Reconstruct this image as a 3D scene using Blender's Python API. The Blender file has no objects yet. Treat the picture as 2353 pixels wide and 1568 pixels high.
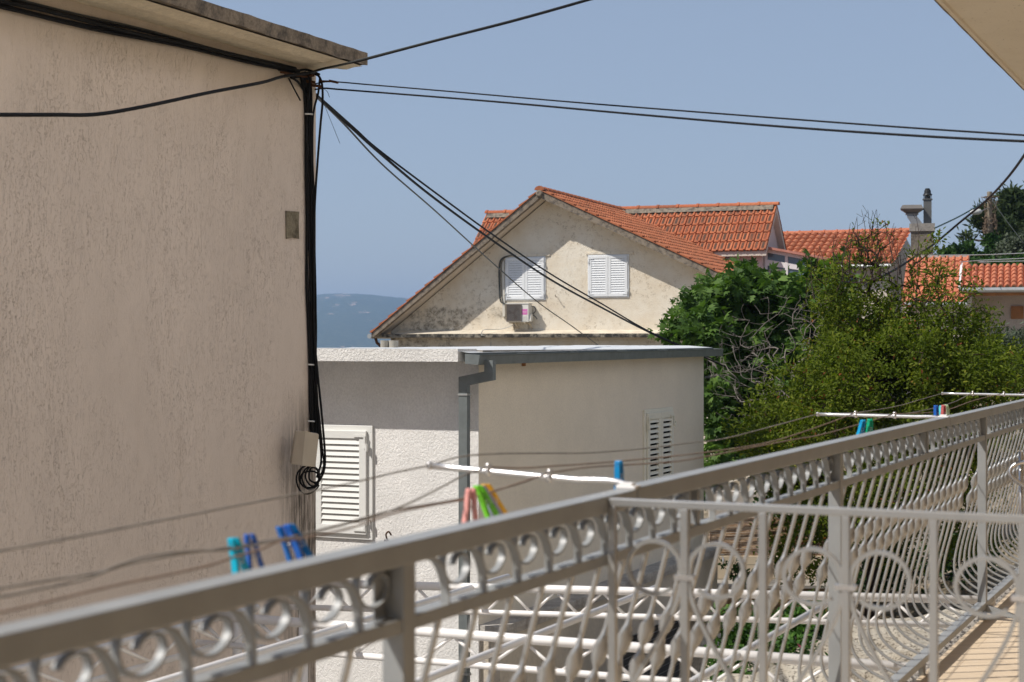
import bpy, math, random
from mathutils import Vector, Matrix, noise as mnoise
random.seed(7)
sc = bpy.context.scene
COL = sc.collection
rad = math.radians

# ------------------------------------------------------------------ camera
FPX, CX, CY, EYE = 3809.0, 1176.5, 790.0, 1.32
cd = bpy.data.cameras.new("camera"); cam = bpy.data.objects.new("camera", cd); COL.objects.link(cam)
cd.sensor_width = 36; cd.lens = 36*FPX/2353
cam.location = (0, 0, EYE); cam.rotation_euler = (rad(90.09), 0, 0)
cd.clip_start = 0.05; cd.clip_end = 30000
cd.dof.use_dof = True; cd.dof.focus_distance = 15; cd.dof.aperture_fstop = 6
sc.camera = cam
# ------------------------------------------------------------------ sky, sun
SUN_EL = 50.0
SH = Vector((-0.935, -0.355, 0)).normalized()          # horizontal direction to the sun
w = bpy.data.worlds.new("World"); sc.world = w; w.use_nodes = True
nt = w.node_tree; bg = nt.nodes["Background"]
sky = nt.nodes.new("ShaderNodeTexSky"); sky.sky_type = 'NISHITA'; sky.sun_disc = False
sky.sun_elevation = rad(SUN_EL); sky.sun_rotation = math.atan2(SH.x, SH.y)
sky.air_density = 1.0; sky.dust_density = 0.6; sky.ozone_density = 4.5; sky.altitude = 60
tint = nt.nodes.new("ShaderNodeMix"); tint.data_type = 'RGBA'; tint.blend_type = 'MULTIPLY'; tint.inputs[0].default_value = 1; tint.inputs[7].default_value = (1.10, .95, .90, 1)
nt.links.new(sky.outputs[0], tint.inputs[6]); veil = nt.nodes.new("ShaderNodeMix"); veil.data_type = 'RGBA'; veil.inputs[0].default_value = .62; veil.inputs[7].default_value = (2.36, 2.84, 3.62, 1)
nt.links.new(tint.outputs[2], veil.inputs[6]); nt.links.new(veil.outputs[2], bg.inputs[0]); bg.inputs[1].default_value = 0.122
sl = bpy.data.lights.new("sun", 'SUN'); sl.energy = 4.5; sl.angle = rad(0.53); sl.color = (1, 0.95, 0.88)
so = bpy.data.objects.new("sun", sl); COL.objects.link(so)
sd = Vector((SH.x*math.cos(rad(SUN_EL)), SH.y*math.cos(rad(SUN_EL)), math.sin(rad(SUN_EL))))
so.rotation_euler = sd.to_track_quat('Z', 'Y').to_euler(); so.location = (0, 0, 30)
sc.view_settings.view_transform = 'Standard'; sc.view_settings.look = 'None'
sc.view_settings.exposure = 0.22; sc.view_settings.gamma = 1
sc.render.engine = 'CYCLES'

# ------------------------------------------------------------------ helpers
TH = math.atan2(1753.5, FPX)
D_ = Vector((math.sin(TH), math.cos(TH), 0))           # along the railing, away from the viewer
R_ = Vector((math.cos(TH), -math.sin(TH), 0))          # to the right of it (toward the terrace)
Z_ = Vector((0, 0, 1))
def W(x, y, Y):                                        # a measured direction at a known distance
    return Vector(((x-CX)/FPX*Y, Y, EYE-(y-CY)/FPX*Y))
def RL(t, q, h):                                         # t along the railing, q outward from its centre line, h below the eye
    p = 1.276+q; return D_*t-R_*p+Z_*(EYE-h)
def GP(x, Y): return Vector(((x-CX)/FPX*Y, Y, 0))

class MB:
    def __init__(s): s.v = []; s.f = []; s.uv = None; s.rnd = None
    def quad(s, a, b, c, d):
        n = len(s.v); s.v += [Vector(a), Vector(b), Vector(c), Vector(d)]; s.f.append((n, n+1, n+2, n+3))
    def poly(s, pts):
        n = len(s.v); s.v += [Vector(p) for p in pts]; s.f.append(tuple(range(n, n+len(pts))))
    def box(s, o, a, b, c):
        """corner o and three edge vectors"""
        o = Vector(o); n = len(s.v)
        if a.cross(b).dot(c) < 0: a, b = b, a
        s.v += [o, o+a, o+a+b, o+b, o+c, o+a+c, o+a+b+c, o+b+c]
        s.f += [(n+3, n+2, n+1, n), (n+4, n+5, n+6, n+7), (n, n+1, n+5, n+4), (n+1, n+2, n+6, n+5), (n+2, n+3, n+7, n+6), (n+3, n, n+4, n+7)]
    def cbox(s, c, a, b, cc):
        s.box(Vector(c)-a*.5-b*.5-cc*.5, a, b, cc)
    def prism(s, pts, e):
        """planar outline swept by e"""
        n = len(s.v); k = len(pts); pts = [Vector(p) for p in pts]
        nrm = Vector((0, 0, 0))
        for i in range(k): nrm += pts[i].cross(pts[(i+1) % k])
        if nrm.dot(e) > 0: pts = pts[::-1]
        s.v += pts + [p+e for p in pts]
        s.f.append(tuple(range(n, n+k))); s.f.append(tuple(range(n+2*k-1, n+k-1, -1)))
        for i in range(k):
            j = (i+1) % k; s.f.append((n+j, n+i, n+k+i, n+k+j))
    def sweep(s, pts, prof, up=Z_, closed=False, cap=True):
        """prof(i, t) -> list of (a, b) offsets in the frame (side, up)"""
        m = len(pts); base = len(s.v); k = None
        pts = [Vector(p) for p in pts]; pn = None
        for i, p in enumerate(pts):
            t = (pts[min(i+1, m-1)]-pts[max(i-1, 0)])
            if t.length < 1e-9: t = Vector((0, 0, 1))
            t.normalize()
            if pn is None:
                sd_ = t.cross(up)
                if sd_.length < 1e-3: sd_ = t.cross(Vector((1, 0.1, 0)))
                sd_.normalize(); pn = sd_
            else:
                sd_ = pn - t*pn.dot(t)
                if sd_.length < 1e-6: sd_ = t.orthogonal()
                sd_.normalize(); pn = sd_
            u = sd_.cross(t)
            pr = prof(i, i/(m-1)); k = len(pr)
            for a, b in pr: s.v.append(p + sd_*a + u*b)
        for i in range(m-1):
            for j in range(k):
                a = base+i*k+j; b = base+i*k+(j+1) % k
                s.f.append((a, b, b+k, a+k))
        if cap:
            s.f.append(tuple(base+j for j in range(k))[::-1]); s.f.append(tuple(base+(m-1)*k+j for j in range(k)))
    def tube(s, pts, r, n=8, r2=None):
        r2 = r if r2 is None else r2
        c = [(math.cos(6.28318*j/n), math.sin(6.28318*j/n)) for j in range(n)]
        s.sweep(pts, lambda i, t: [(x*(r+(r2-r)*t), y*(r+(r2-r)*t)) for x, y in c])
    def cyl(s, a, b, r, n=16, r2=None): s.tube([a, b], r, n, r2)
    def lathe(s, o, prof, n=20, ax=Z_):
        """prof: list of (radius, height)"""
        o = Vector(o); a = ax.orthogonal().normalized(); b = ax.cross(a); base = len(s.v)
        for r, h in prof:
            for j in range(n):
                s.v.append(o+ax*h+(a*math.cos(6.28318*j/n)+b*math.sin(6.28318*j/n))*r)
        for i in range(len(prof)-1):
            for j in range(n):
                q = base+i*n+j; q2 = base+i*n+(j+1) % n
                s.f.append((q, q2, q2+n, q+n))
        s.f.append(tuple(base+j for j in range(n))[::-1]); s.f.append(tuple(base+(len(prof)-1)*n+j for j in range(n)))
    def build(s, name, m, parent=None, smooth=False, bevel=0, loc=None):
        me = bpy.data.meshes.new(name)
        off = Vector(parent['_o']) if parent is not None else (Vector(loc) if loc is not None else Vector((0, 0, 0)))
        me.from_pydata([tuple(v-off) for v in s.v], [], s.f)
        if s.uv is not None:
            l = me.uv_layers.new(name="UVMap")
            for p in me.polygons:
                for q, li in enumerate(p.loop_indices): l.data[li].uv = s.uv[p.index][q]
        if s.rnd is not None:
            at = me.attributes.new("rnd", 'FLOAT', 'FACE'); at.data.foreach_set("value", s.rnd)
        me.materials.append(m)
        if smooth: me.shade_smooth()
        o = bpy.data.objects.new(name, me); COL.objects.link(o)
        o['_o'] = tuple(off)
        if parent is not None: o.parent = parent
        else: o.location = off
        if bevel:
            b = o.modifiers.new("bevel", 'BEVEL'); b.width = bevel; b.segments = 2; b.limit_method = 'ANGLE'; b.angle_limit = rad(40)
        return o
def tag(o, label=None, cat=None, group=None, kind=None):
    if label: o['label'] = label
    if cat: o['category'] = cat
    if group: o['group'] = group
    if kind: o['kind'] = kind
    return o
def thing(name, loc, label, cat, group=None):
    o = bpy.data.objects.new(name, None); COL.objects.link(o); o.location = loc; o.empty_display_size = .1
    o['_o'] = tuple(loc)
    return tag(o, label, cat, group)
def spline(pts, n=8):
    """Catmull-Rom through points"""
    p = [Vector(q) for q in pts]; p = [p[0]*2-p[1]] + p + [p[-1]*2-p[-2]]; out = []
    for i in range(1, len(p)-2):
        for k in range(n):
            t = k/n
            out.append(.5*((2*p[i]) + (-p[i-1]+p[i+1])*t + (2*p[i-1]-5*p[i]+4*p[i+1]-p[i+2])*t*t + (-p[i-1]+3*p[i]-3*p[i+1]+p[i+2])*t**3))
    out.append(p[-2]); return out

# ------------------------------------------------------------------ materials
class M_:
    def __init__(s, name, rough=.8, metal=0, spec=.3):
        s.m = bpy.data.materials.new(name); s.m.use_nodes = True; s.t = s.m.node_tree
        s.b = s.t.nodes["Principled BSDF"]; s.out = s.t.nodes["Material Output"]
        s.b.inputs['Roughness'].default_value = rough; s.b.inputs['Metallic'].default_value = metal
        s.b.inputs['Specular IOR Level'].default_value = spec
        s.co = s.t.nodes.new("ShaderNodeTexCoord")
    def n(s, ty, **k):
        o = s.t.nodes.new(ty)
        for a, v in k.items(): setattr(o, a, v)
        return o
    def l(s, a, b): s.t.links.new(a, b)
    def vec(s, scale=(1, 1, 1), src='Object', rot=(0, 0, 0)):
        mp = s.n("ShaderNodeMapping"); mp.inputs['Scale'].default_value = scale; mp.inputs['Rotation'].default_value = rot
        s.l(s.co.outputs[src], mp.inputs[0]); return mp.outputs[0]
    def noise(s, scale, detail=4, rough=.55, vec=None, dist=0):
        o = s.n("ShaderNodeTexNoise"); o.inputs['Scale'].default_value = scale; o.inputs['Detail'].default_value = detail
        o.inputs['Roughness'].default_value = rough; o.inputs['Distortion'].default_value = dist
        s.l(vec if vec else s.co.outputs['Object'], o.inputs['Vector']); return o.outputs[0]
    def ramp(s, fac, stops, interp='LINEAR'):
        o = s.n("ShaderNodeValToRGB"); e = o.color_ramp; e.interpolation = interp
        while len(e.elements) < len(stops): e.elements.new(.5)
        for x, (p, c) in zip(e.elements, stops):
            x.position = p; x.color = (c, c, c, 1) if not hasattr(c, '__len__') else (*c, 1)
        s.l(fac, o.inputs[0]); return o.outputs[0]
    def mix(s, fac, a, b, mode='MIX'):
        o = s.n("ShaderNodeMix", data_type='RGBA', blend_type=mode)
        for i, v in ((0, fac), (6, a), (7, b)):
            if hasattr(v, 'is_linked') or hasattr(v, 'links'): s.l(v, o.inputs[i])
            elif hasattr(v, '__len__'): o.inputs[i].default_value = (*v, 1)
            else: o.inputs[i].default_value = v
        return o.outputs[2]
    def math(s, op, a, b=0.0, clamp=False):
        o = s.n("ShaderNodeMath", operation=op, use_clamp=clamp)
        for i, v in ((0, a), (1, b)):
            if hasattr(v, 'links'): s.l(v, o.inputs[i])
            else: o.inputs[i].default_value = v
        return o.outputs[0]
    def sep(s, v):
        o = s.n("ShaderNodeSeparateXYZ"); s.l(v, o.inputs[0]); return o.outputs
    def col(s, c):
        if hasattr(c, 'links'): s.l(c, s.b.inputs['Base Color'])
        else: s.b.inputs['Base Color'].default_value = (*c, 1)
        return s
    def bump(s, h, dist=.01, strength=1.0):
        o = s.n("ShaderNodeBump"); o.inputs['Distance'].default_value = dist; o.inputs['Strength'].default_value = strength
        s.l(h, o.inputs['Height']); s.l(o.outputs[0], s.b.inputs['Normal']); return s
MATS = {}
def simple(name, c, rough=.6, metal=0, spec=.4, var=.12, scale=12, bump=.0):
    if name in MATS: return MATS[name]
    m = M_(name, rough, metal, spec); n = m.noise(scale, 5)
    f = m.ramp(n, [(.3, 1-var), (.7, 1+var*.6)])
    m.col(m.mix(1.0, c, f, 'MULTIPLY'))
    if bump: m.bump(m.noise(scale*6, 3), bump, .6)
    MATS[name] = m.m; return m.m

def scratched_plaster(name, base, dark, furrow_dark=0.35, zs=.10, sc_=70, bump=.006, blotch=.25, warm=None):
    """render dragged downwards: fine vertical furrows"""
    m = M_(name, .93, 0, .15)
    v = m.vec((1, 1, zs))
    fur = m.noise(sc_, 3, .6, v, .8)
    grain = m.noise(sc_*1.6, 3, .6)
    mask = m.ramp(m.noise(1.7, 5, .7, m.vec((1, 1, .6))), [(.38, .12), (.62, 1.0)])
    g = m.ramp(m.math('ABSOLUTE', m.math('SUBTRACT', fur, .5)), [(.004, 1.0), (.035, 0.0)])
    g = m.math('MULTIPLY', g, m.ramp(grain, [(.42, 0.0), (.58, 1.0)]))
    g = m.math('MULTIPLY', g, mask)
    big = m.ramp(m.noise(.9, 6, .7, m.vec((1, 1, .6))), [(.3, 1-blotch), (.7, 1.06)])
    c = m.mix(1.0, base, big, 'MULTIPLY')
    c = m.mix(m.math('MULTIPLY', g, furrow_dark, True), c, dark)  # furrow lines are darkened in the colour as well as bumped
    if warm:
        c = m.mix(m.ramp(m.noise(.9, 4), [(.45, 0.0), (.7, .55)]), c, warm)
    m.col(c)
    h = m.math('ADD', m.math('MULTIPLY', g, -1.0), m.math('MULTIPLY', grain, .4))
    m.bump(h, bump, .8); MATS[name] = m; return m
def rough_plaster(name, base, sc_=55, bump=.008, var=.10):
    m = M_(name, .92, 0, .15)
    a = m.noise(sc_, 4, .7, m.vec((1, 1, .75)), .4); b = m.noise(2.0, 5, .6)
    c = m.mix(1.0, base, m.ramp(b, [(.3, 1-var), (.7, 1.04)]), 'MULTIPLY')
    c = m.mix(1.0, c, m.ramp(a, [(.3, .86), (.6, 1.03)]), 'MULTIPLY')
    m.col(c); m.bump(m.ramp(a, [(.3, 0.0), (.68, 1.0)]), bump, 1.0); return m

# left building wall: furrowed greyish pink render, a darker damp stain under the cable box and along the corner
lw = scratched_plaster('wall_render', (.74, .645, .565), (.29, .22, .16), furrow_dark=.34, zs=.20, sc_=52, bump=.005, blotch=.13)
P = lw.sep(lw.co.outputs['Object'])                       # object origin = the building's corner
cream = lw.math('GREATER_THAN', P[2], 1.95+1.32)          # replaced below
MATS['wall_render'] = lw
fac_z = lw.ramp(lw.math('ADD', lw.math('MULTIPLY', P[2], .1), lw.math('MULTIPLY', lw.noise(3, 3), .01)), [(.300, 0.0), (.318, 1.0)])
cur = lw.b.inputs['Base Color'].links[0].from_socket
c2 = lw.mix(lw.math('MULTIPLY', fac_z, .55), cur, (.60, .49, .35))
# soot stain: near the corner (x within .28 m) and low
dist = lw.math('SQRT', lw.math('ADD', lw.math('MULTIPLY', P[0], P[0]), lw.math('MULTIPLY', P[1], P[1])))
near = lw.ramp(lw.math('ADD', dist, lw.math('MULTIPLY', lw.noise(9, 4, .7, lw.vec((1, 1, .3))), .22)), [(.32, 1.0), (.62, 0.0)])
low = lw.ramp(lw.math('MULTIPLY', P[2], .5), [(.30, 1.0), (.52, 0.0)])
streak = lw.ramp(lw.noise(30, 4, .7, lw.vec((1, 1, .08))), [(.38, .25), (.6, 1.0)])
c2 = lw.mix(lw.math('MULTIPLY', lw.math('MULTIPLY', near, low), streak), c2, (.10, .085, .07))
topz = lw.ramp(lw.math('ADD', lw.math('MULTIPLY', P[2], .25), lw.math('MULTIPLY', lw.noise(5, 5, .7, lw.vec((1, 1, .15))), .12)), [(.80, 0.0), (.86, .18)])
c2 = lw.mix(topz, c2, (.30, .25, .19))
rs = lw.ramp(lw.noise(13, 4, .7, lw.vec((1, 1, .05))), [(.60, 0.0), (.70, .10)])
c2 = lw.mix(rs, c2, (.42, .31, .21))
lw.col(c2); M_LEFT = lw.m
M_SOFFIT = rough_plaster('eave_plaster', (.82, .72, .54), 22, .004, .14).m
def concrete(name, base, dark, sc_=6, thr=(.45, .62), bump=.006):
    m = M_(name, .95, 0, .1)
    n1 = m.noise(sc_, 7, .72); n2 = m.noise(sc_*9, 4, .7)
    c = m.mix(m.ramp(n1, [(thr[0], 0.0), (thr[1], 1.0)]), base, dark)
    c = m.mix(1.0, c, m.ramp(n2, [(.3, .72), (.65, 1.12)]), 'MULTIPLY')
    m.col(c); m.bump(n2, bump, .8); return m.m
M_EDGE = concrete('weathered_concrete_edge', (.26, .215, .165), (.11, .095, .08), 7)
M_CONC = concrete('grey_concrete', (.34, .31, .27), (.22, .20, .18), 5)
M_LEDGE = concrete('ledge_concrete', (.50, .47, .43), (.33, .30, .27), 4)
M_MOULD = concrete('blackened_concrete', (.27, .24, .19), (.045, .042, .038), 4.2, (.42, .55))
M_FRONT = rough_plaster('rough_white_render', (.88, .86, .83), 62, .005).m
M_PARAPET = rough_plaster('coarse_white_render', (.84, .82, .785), 55, .007).m
M_SIDE = rough_plaster('fine_cream_render', (.83, .75, .62), 90, .002, .05).m
M_LOWER = rough_plaster('weathered_cream_render', (.64, .565, .46), 40, .004, .22).m
M_PINK = rough_plaster('pale_pink_render', (.66, .54, .50), 30, .003, .10).m
M_CREAMHOUSE = rough_plaster('pale_cream_render', (.64, .56, .48), 30, .003, .06).m
# gable: cream lime render with mould speckles and black stains low at the left
m = M_('stained_gable_render', .93, 0, .12)
n1 = m.noise(1.1, 6, .7); n2 = m.noise(7, 6, .75); n3 = m.noise(28, 4, .7)
c = m.mix(m.ramp(n1, [(.38, 0.0), (.66, .75)]), (.73, .67, .56), (.62, .52, .38))
sp = m.math('MULTIPLY', m.ramp(n2, [(.52, 0.0), (.60, 1.0)]), m.ramp(n3, [(.46, 0.0), (.58, 1.0)]))
c = m.mix(m.math('MULTIPLY', sp, m.ramp(m.noise(.7, 2), [(.40, .05), (.6, .6)])), c, (.30, .23, .15))
P = m.sep(m.co.outputs['Object'])
lowz = m.ramp(m.math('ADD', P[2], m.math('MULTIPLY', m.noise(1.6, 5, .7), -1.3)), [(0.0, 1.0), (.16, 0.0)])
patchy = m.ramp(m.math('ADD', m.noise(.8, 2), m.math('MULTIPLY', P[0], -.05)), [(.40, 0.0), (.52, 1.0)])
c = m.mix(m.math('MULTIPLY', m.math('MULTIPLY', lowz, patchy), m.ramp(n2, [(.42, .1), (.62, .8)])), c, (.16, .135, .10))
m.col(c); m.bump(m.math('ADD', n3, n2), .012, .7); M_GABLE = m.m

m = M_('grey_metal_paint', .42, 0, .5); n1 = m.noise(9, 5); n2 = m.noise(46, 5, .7)
c = m.mix(1.0, (.285, .294, .295), m.ramp(n1, [(.3, .90), (.7, 1.07)]), 'MULTIPLY'); c = m.mix(m.ramp(n2, [(.70, 0.0), (.76, .8)]), c, (.20, .085, .035))
m.col(c); m.bump(m.noise(120, 3), .0006, .6); M_GREY = m.m
M_SILVER = simple('silver_metal_paint', (.41, .41, .40), .27, .5, .5, .07, 14)
M_ALU = simple('bare_aluminium', (.72, .70, .68), .30, .85, .5, .08, 30)
M_WHITE = simple('white_tube_paint', (.80, .78, .76), .3, 0, .5, .04, 8)
M_SHUT = simple('white_shutter_plastic', (.74, .74, .71), .4, 0, .5, .03, 6)
M_SHUTG = simple('grey_white_shutter', (.70, .71, .71), .4, 0, .5, .04, 6)
M_CREAMSH = simple('cream_shutter_plastic', (.80, .77, .66), .45, 0, .4, .04, 6)
M_GUT = simple('anthracite_zinc', (.17, .19, .19), .5, .2, .5, .18, 10)
M_GUTL = simple('pale_zinc', (.42, .43, .42), .4, .5, .5, .15, 8)
M_MEMB = simple('roof_membrane', (.62, .63, .63), .5, 0, .4, .15, 3, .004)
M_BLACK = simple("black_cable_rubber", (.010, .010, .011), .6, 0, .15, .3, 40)
M_GCAB = simple('grey_cable', (.05, .055, .052), .5, 0, .4, .2, 30)
M_LINE = simple('grey_clothes_line', (.26, .24, .22), .8, 0, .2, .35, 25)
M_LINEB = simple('brown_clothes_line', (.27, .20, .16), .8, 0, .2, .3, 25)
M_BOX = simple('beige_plastic', (.50, .44, .35), .5, 0, .4, .06, 8)
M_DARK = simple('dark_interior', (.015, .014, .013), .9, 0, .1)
M_TIE = simple('white_cable_tie', (.6, .6, .58), .4)
M_PVC = simple('grey_vent_plastic', (.38, .36, .31), .6, 0, .3, .15, 9)
M_WOOD = simple('orange_wood', (.42, .19, .07), .6, 0, .3, .3, 4)
M_FRAME = simple('white_window_frame', (.72, .70, .68), .4, 0, .5, .03)
M_RUST = simple('rusty_iron', (.10, .045, .02), .9, .2, .2, .4, 20)
M_TIN = simple('galvanised_tin', (.22, .21, .20), .5, .4, .4, .25, 6)
g = M_('window_glass', .06, 0, .6); g.col((.10, .14, .17)); M_GLASS = g.m
def plastic(name, c): 
    m = M_(name, .32, 0, .5); m.col(c); m.b.inputs['Subsurface Weight'].default_value = .0; return m.m

# tiles: uv holds tile column and row, so each tile has its own tone and wear
def tile_mat(name, base, alt, dark, wear=.5, moss=.2):
    m = M_(name, .85, 0, .2); uv = m.sep(m.co.outputs['UV'])
    cx = m.math('FLOOR', uv[0]); cy = m.math('FLOOR', uv[1])
    cb = m.n("ShaderNodeCombineXYZ"); m.l(cx, cb.inputs[0]); m.l(cy, cb.inputs[1])
    wn = m.n("ShaderNodeTexWhiteNoise", noise_dimensions='2D'); m.l(cb.outputs[0], wn.inputs['Vector'])
    c = m.mix(wn.outputs['Value'], base, alt); c = m.mix(m.math('MULTIPLY', m.ramp(m.math('FRACT', m.math('MULTIPLY', wn.outputs['Value'], 7.3)), [(.62, 0.0), (.95, 1.0)]), .38), c, dark)
    fx = m.math('FRACT', uv[0]); fy = m.math('FRACT', uv[1])
    # worn glaze in the flat pan of each tile, streaked along the slope
    inx = m.ramp(fx, [(.12, 0.0), (.2, 1.0), (.50, 1.0), (.58, 0.0)])
    iny = m.ramp(fy, [(.12, 0.0), (.3, 1.0), (.8, 1.0), (.95, 0.0)])
    v = m.n("ShaderNodeMapping"); v.inputs['Scale'].default_value = (7, 2.0, 1); m.l(m.co.outputs['UV'], v.inputs[0])
    st = m.ramp(m.math('ADD', m.noise(2.2, 5, .75, v.outputs[0]), m.math('MULTIPLY', wn.outputs['Value'], .22)), [(.46, 0.0), (.54, 1.0)])
    f = m.math('MULTIPLY', m.math('MULTIPLY', inx, iny), m.math('MULTIPLY', st, wear))
    c = m.mix(f, c, dark)
    c = m.mix(m.ramp(m.noise(.9, 5, .7), [(.5, 0.0), (.75, moss)]), c, (.13, .10, .07))
    c = m.mix(1.0, c, m.ramp(m.noise(14, 4, .6), [(.3, .8), (.7, 1.1)]), 'MULTIPLY')
    m.col(c); m.bump(m.noise(40, 3), .004, .5); return m.m
T_WORN = tile_mat('worn_orange_tile', (.39, .115, .052), (.50, .170, .078), (.085, .05, .035), 1.0, .35)
T_FRONT = tile_mat('weathered_orange_tile', (.37, .12, .055), (.46, .165, .08), (.16, .08, .04), .5, .35)
T_CANAL = tile_mat('canal_tile', (.40, .135, .065), (.52, .19, .10), (.30, .11, .05), .3, .15)
T_CANAL2 = tile_mat('smooth_canal_tile', (.45, .145, .075), (.54, .20, .11), (.36, .12, .06), .2, .1)
def roof_tiles(mb, o, u, s, nrm, cols, rows, cw, rl, kind='wave', sub=8, amp=.035, lift=.03):
    """o: lower left corner; u along the eave, s up the slope; one strip per course, its lower edge lifted over the course below"""
    if mb.uv is None: mb.uv = []
    for r in range(rows):
        base = len(mb.v); N = cols*sub+1
        for row in range(3):
            for i in range(N):
                fx = (i % sub)/sub if i < cols*sub else 0
                if kind == 'wave': h = amp*(.5-.5*math.cos(6.28318*(fx)))
                elif kind == 'canal': h = amp*1.25*(abs(math.cos(3.14159*(fx)))**.8)
                else:                                    # interlocking tile: flat pan and a round roll
                    q = (fx-.60)/.38; h = amp*(math.sqrt(max(0, 1-(2*q-1)**2)) if 0 < q < 1 else 0) + .008*math.sin(6.28*fx)
                jx = 0.0
                t = i/sub*cw
                if row == 0: hh, ss = h-.014+lift*0.35, r*rl-.018
                elif row == 1: hh, ss = h+lift, r*rl-.018
                else: hh, ss = h*.94+.0, (r+1)*rl+.01
                wob = .006*mnoise.noise(Vector((i/sub//1*1.7, r*2.3, 1.0)))
                mb.v.append(Vector(o)+u*t+s*(ss+wob*2)+nrm*(hh+wob))
        for row in range(2):
            for i in range(N-1):
                a = base+row*N+i; mb.f.append((a, a+1, a+1+N, a+N))
                c = i//sub; f0 = (i % sub)/sub; f1 = f0+1/sub
                v0, v1 = (r+.02, r+.05) if row == 0 else (r+.05, r+.97)
                if f1 > .999: f1 = .999
                mb.uv.append([(c+f0, v0), (c+f1, v0), (c+f1, v1), (c+f0, v1)])
def ridge_tiles(mb, a, b, r=.10, step=.38):
    n = max(1, int((b-a).length/step)); 
    if mb.uv is None: mb.uv = []
    for i in range(n):
        p = a.lerp(b, i/n); q = a.lerp(b, (i+1)/n+.02/n)
        f0 = len(mb.f); k = 7; base = len(mb.v); t = (q-p).normalized(); side = t.cross(Z_).normalized()
        for pt, rr in ((p, r*1.12), (p.lerp(q, .12), r*1.12), (p.lerp(q, .14), r*.95), (q, r*.9)):
            for j in range(k):
                an = 3.14159*j/(k-1); mb.v.append(pt+side*math.cos(an)*rr+Z_*(math.sin(an)*rr*.8-.02))
        for x in range(3):
            for j in range(k-1):
                g_ = base+x*k+j; mb.f.append((g_, g_+1, g_+1+k, g_+k))
        mb.f.append(tuple(range(base, base+k)))
        for _ in range(len(mb.f)-f0): mb.uv.append([(i+.7, 55.5)]*8)

#@@SETTING
# ================================================================== SETTING
def ground_z(x, y):
    z = -2.95
    rise = max(0, (x-3.6-0.05*max(0, y-24))*.24)*min(1, max(0, (y-9)/9))
    z += min(rise, 3.0)
    if y > 32: z += min(3.0, max(0, x-3)*.12)*min(1, (y-32)/12)
    if y > 48: z += max(0, (x-8))*min(1, (y-48)/20)*.20 if y < 140 else 0
    fall = max(0, math.hypot(max(0, abs(x)-30), max(0, y-75, -y-30)))
    z = z - min(1, fall/200.0)*(z+42)
    z += .10*mnoise.noise(Vector((x*.35, y*.35, 0)))
    return z
mb = MB(); xs = [-9000, -4000, -1500, -600, -250, -120, -60, -40]+[i*1.0-30 for i in range(0, 61)]+[40, 60, 120, 250, 600, 1500, 4000, 9000]
ys = [-3000, -800, -200, -60, -30, -10, 0]+[i*1.0+2 for i in range(0, 80)]+[90, 110, 140, 200, 300, 600, 1200, 2500, 3000, 6000, 9000]
for y in ys:
    for x in xs: mb.v.append(Vector((x, y, ground_z(x, y))))
nx = len(xs)
for j in range(len(ys)-1):
    for i in range(nx-1): a = j*nx+i; mb.f.append((a, a+1, a+1+nx, a+nx))
m = M_('dry_earth', .95, 0, .1); n1 = m.noise(3, 6, .7); n2 = m.noise(22, 5, .75)
c = m.mix(m.ramp(n1, [(.4, 0.0), (.6, 1.0)]), (.30, .25, .18), (.13, .105, .07))
c = m.mix(m.ramp(n2, [(.5, 0.0), (.62, .8)]), c, (.40, .33, .24)); m.col(c); m.bump(n2, .03, .9); M_EARTH = m.m
tag(mb.build('ground', M_EARTH, smooth=True), kind='structure')
mb = MB()
for j in range(40):
    for i in range(10):
        P4 = [(-14+a*1.55, -4+b*.78) for a, b in ((i, j), (i+1, j), (i+1, j+1), (i, j+1))]; mb.quad(*[Vector((x, y, -2.62)) for x, y in P4])
tag(mb.build('bounce_paving', concrete('pale_bounce_concrete', (.62, .58, .51), (.50, .46, .40), 1.5), None), kind='structure')  # unseen pale paving, added to bounce fill light onto the house walls
mb = MB(); mb.quad((-9000, 380, -41.4), (9000, 380, -41.4), (9000, 8900, -41.4), (-9000, 8900, -41.4))
m = M_('sea_water', .15, 0, .5); m.col((.03, .07, .11)); m.bump(m.noise(.05, 4), .5, .5)
tag(mb.build('sea', m.m), kind='structure')
# hills across the channel
mb = MB(); NX, NY = 220, 46
for j in range(NY):
    y = 3500+j*45
    for i in range(NX):
        x = -2600+i*24
        prof = math.sin(min(1, j/(NY-8))*1.5708)
        ridge = 95+14*math.exp(-((x+560)/260)**2)-10*math.exp(-((x+220)/120)**2)+11*mnoise.noise(Vector((x*.004, 3.1, 0)))+3*mnoise.noise(Vector((x*.02, 1.1, 0)))
        z = -46+(ridge+41)*1.32*prof + 16*mnoise.noise(Vector((x*.006, y*.006, .3)))*prof+5*mnoise.noise(Vector((x*.03, y*.03, .3)))*prof
        if j > NY-8: z = -46+(z+46)*(1-(j-NY+8)*.04)
        mb.v.append(Vector((x, y, z)))
for j in range(NY-1):
    for i in range(NX-1): a = j*NX+i; mb.f.append((a, a+1, a+1+NX, a+NX))
m = M_('pine_scrub_hillside', .95, 0, .05); n1 = m.noise(.012, 7, .7, m.vec((1, .6, 2))); n2 = m.noise(.08, 4, .7)
c = m.mix(m.ramp(n2, [(.4, 0.0), (.6, 1.0)]), (.030, .048, .022), (.075, .09, .045))
c = m.mix(m.ramp(n1, [(.60, 0.0), (.65, 1.0)]), c, (.42, .30, .22)); m.col(c); M_HILL = m.m
tag(mb.build('far_hills', M_HILL, smooth=True), kind='structure')

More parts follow.
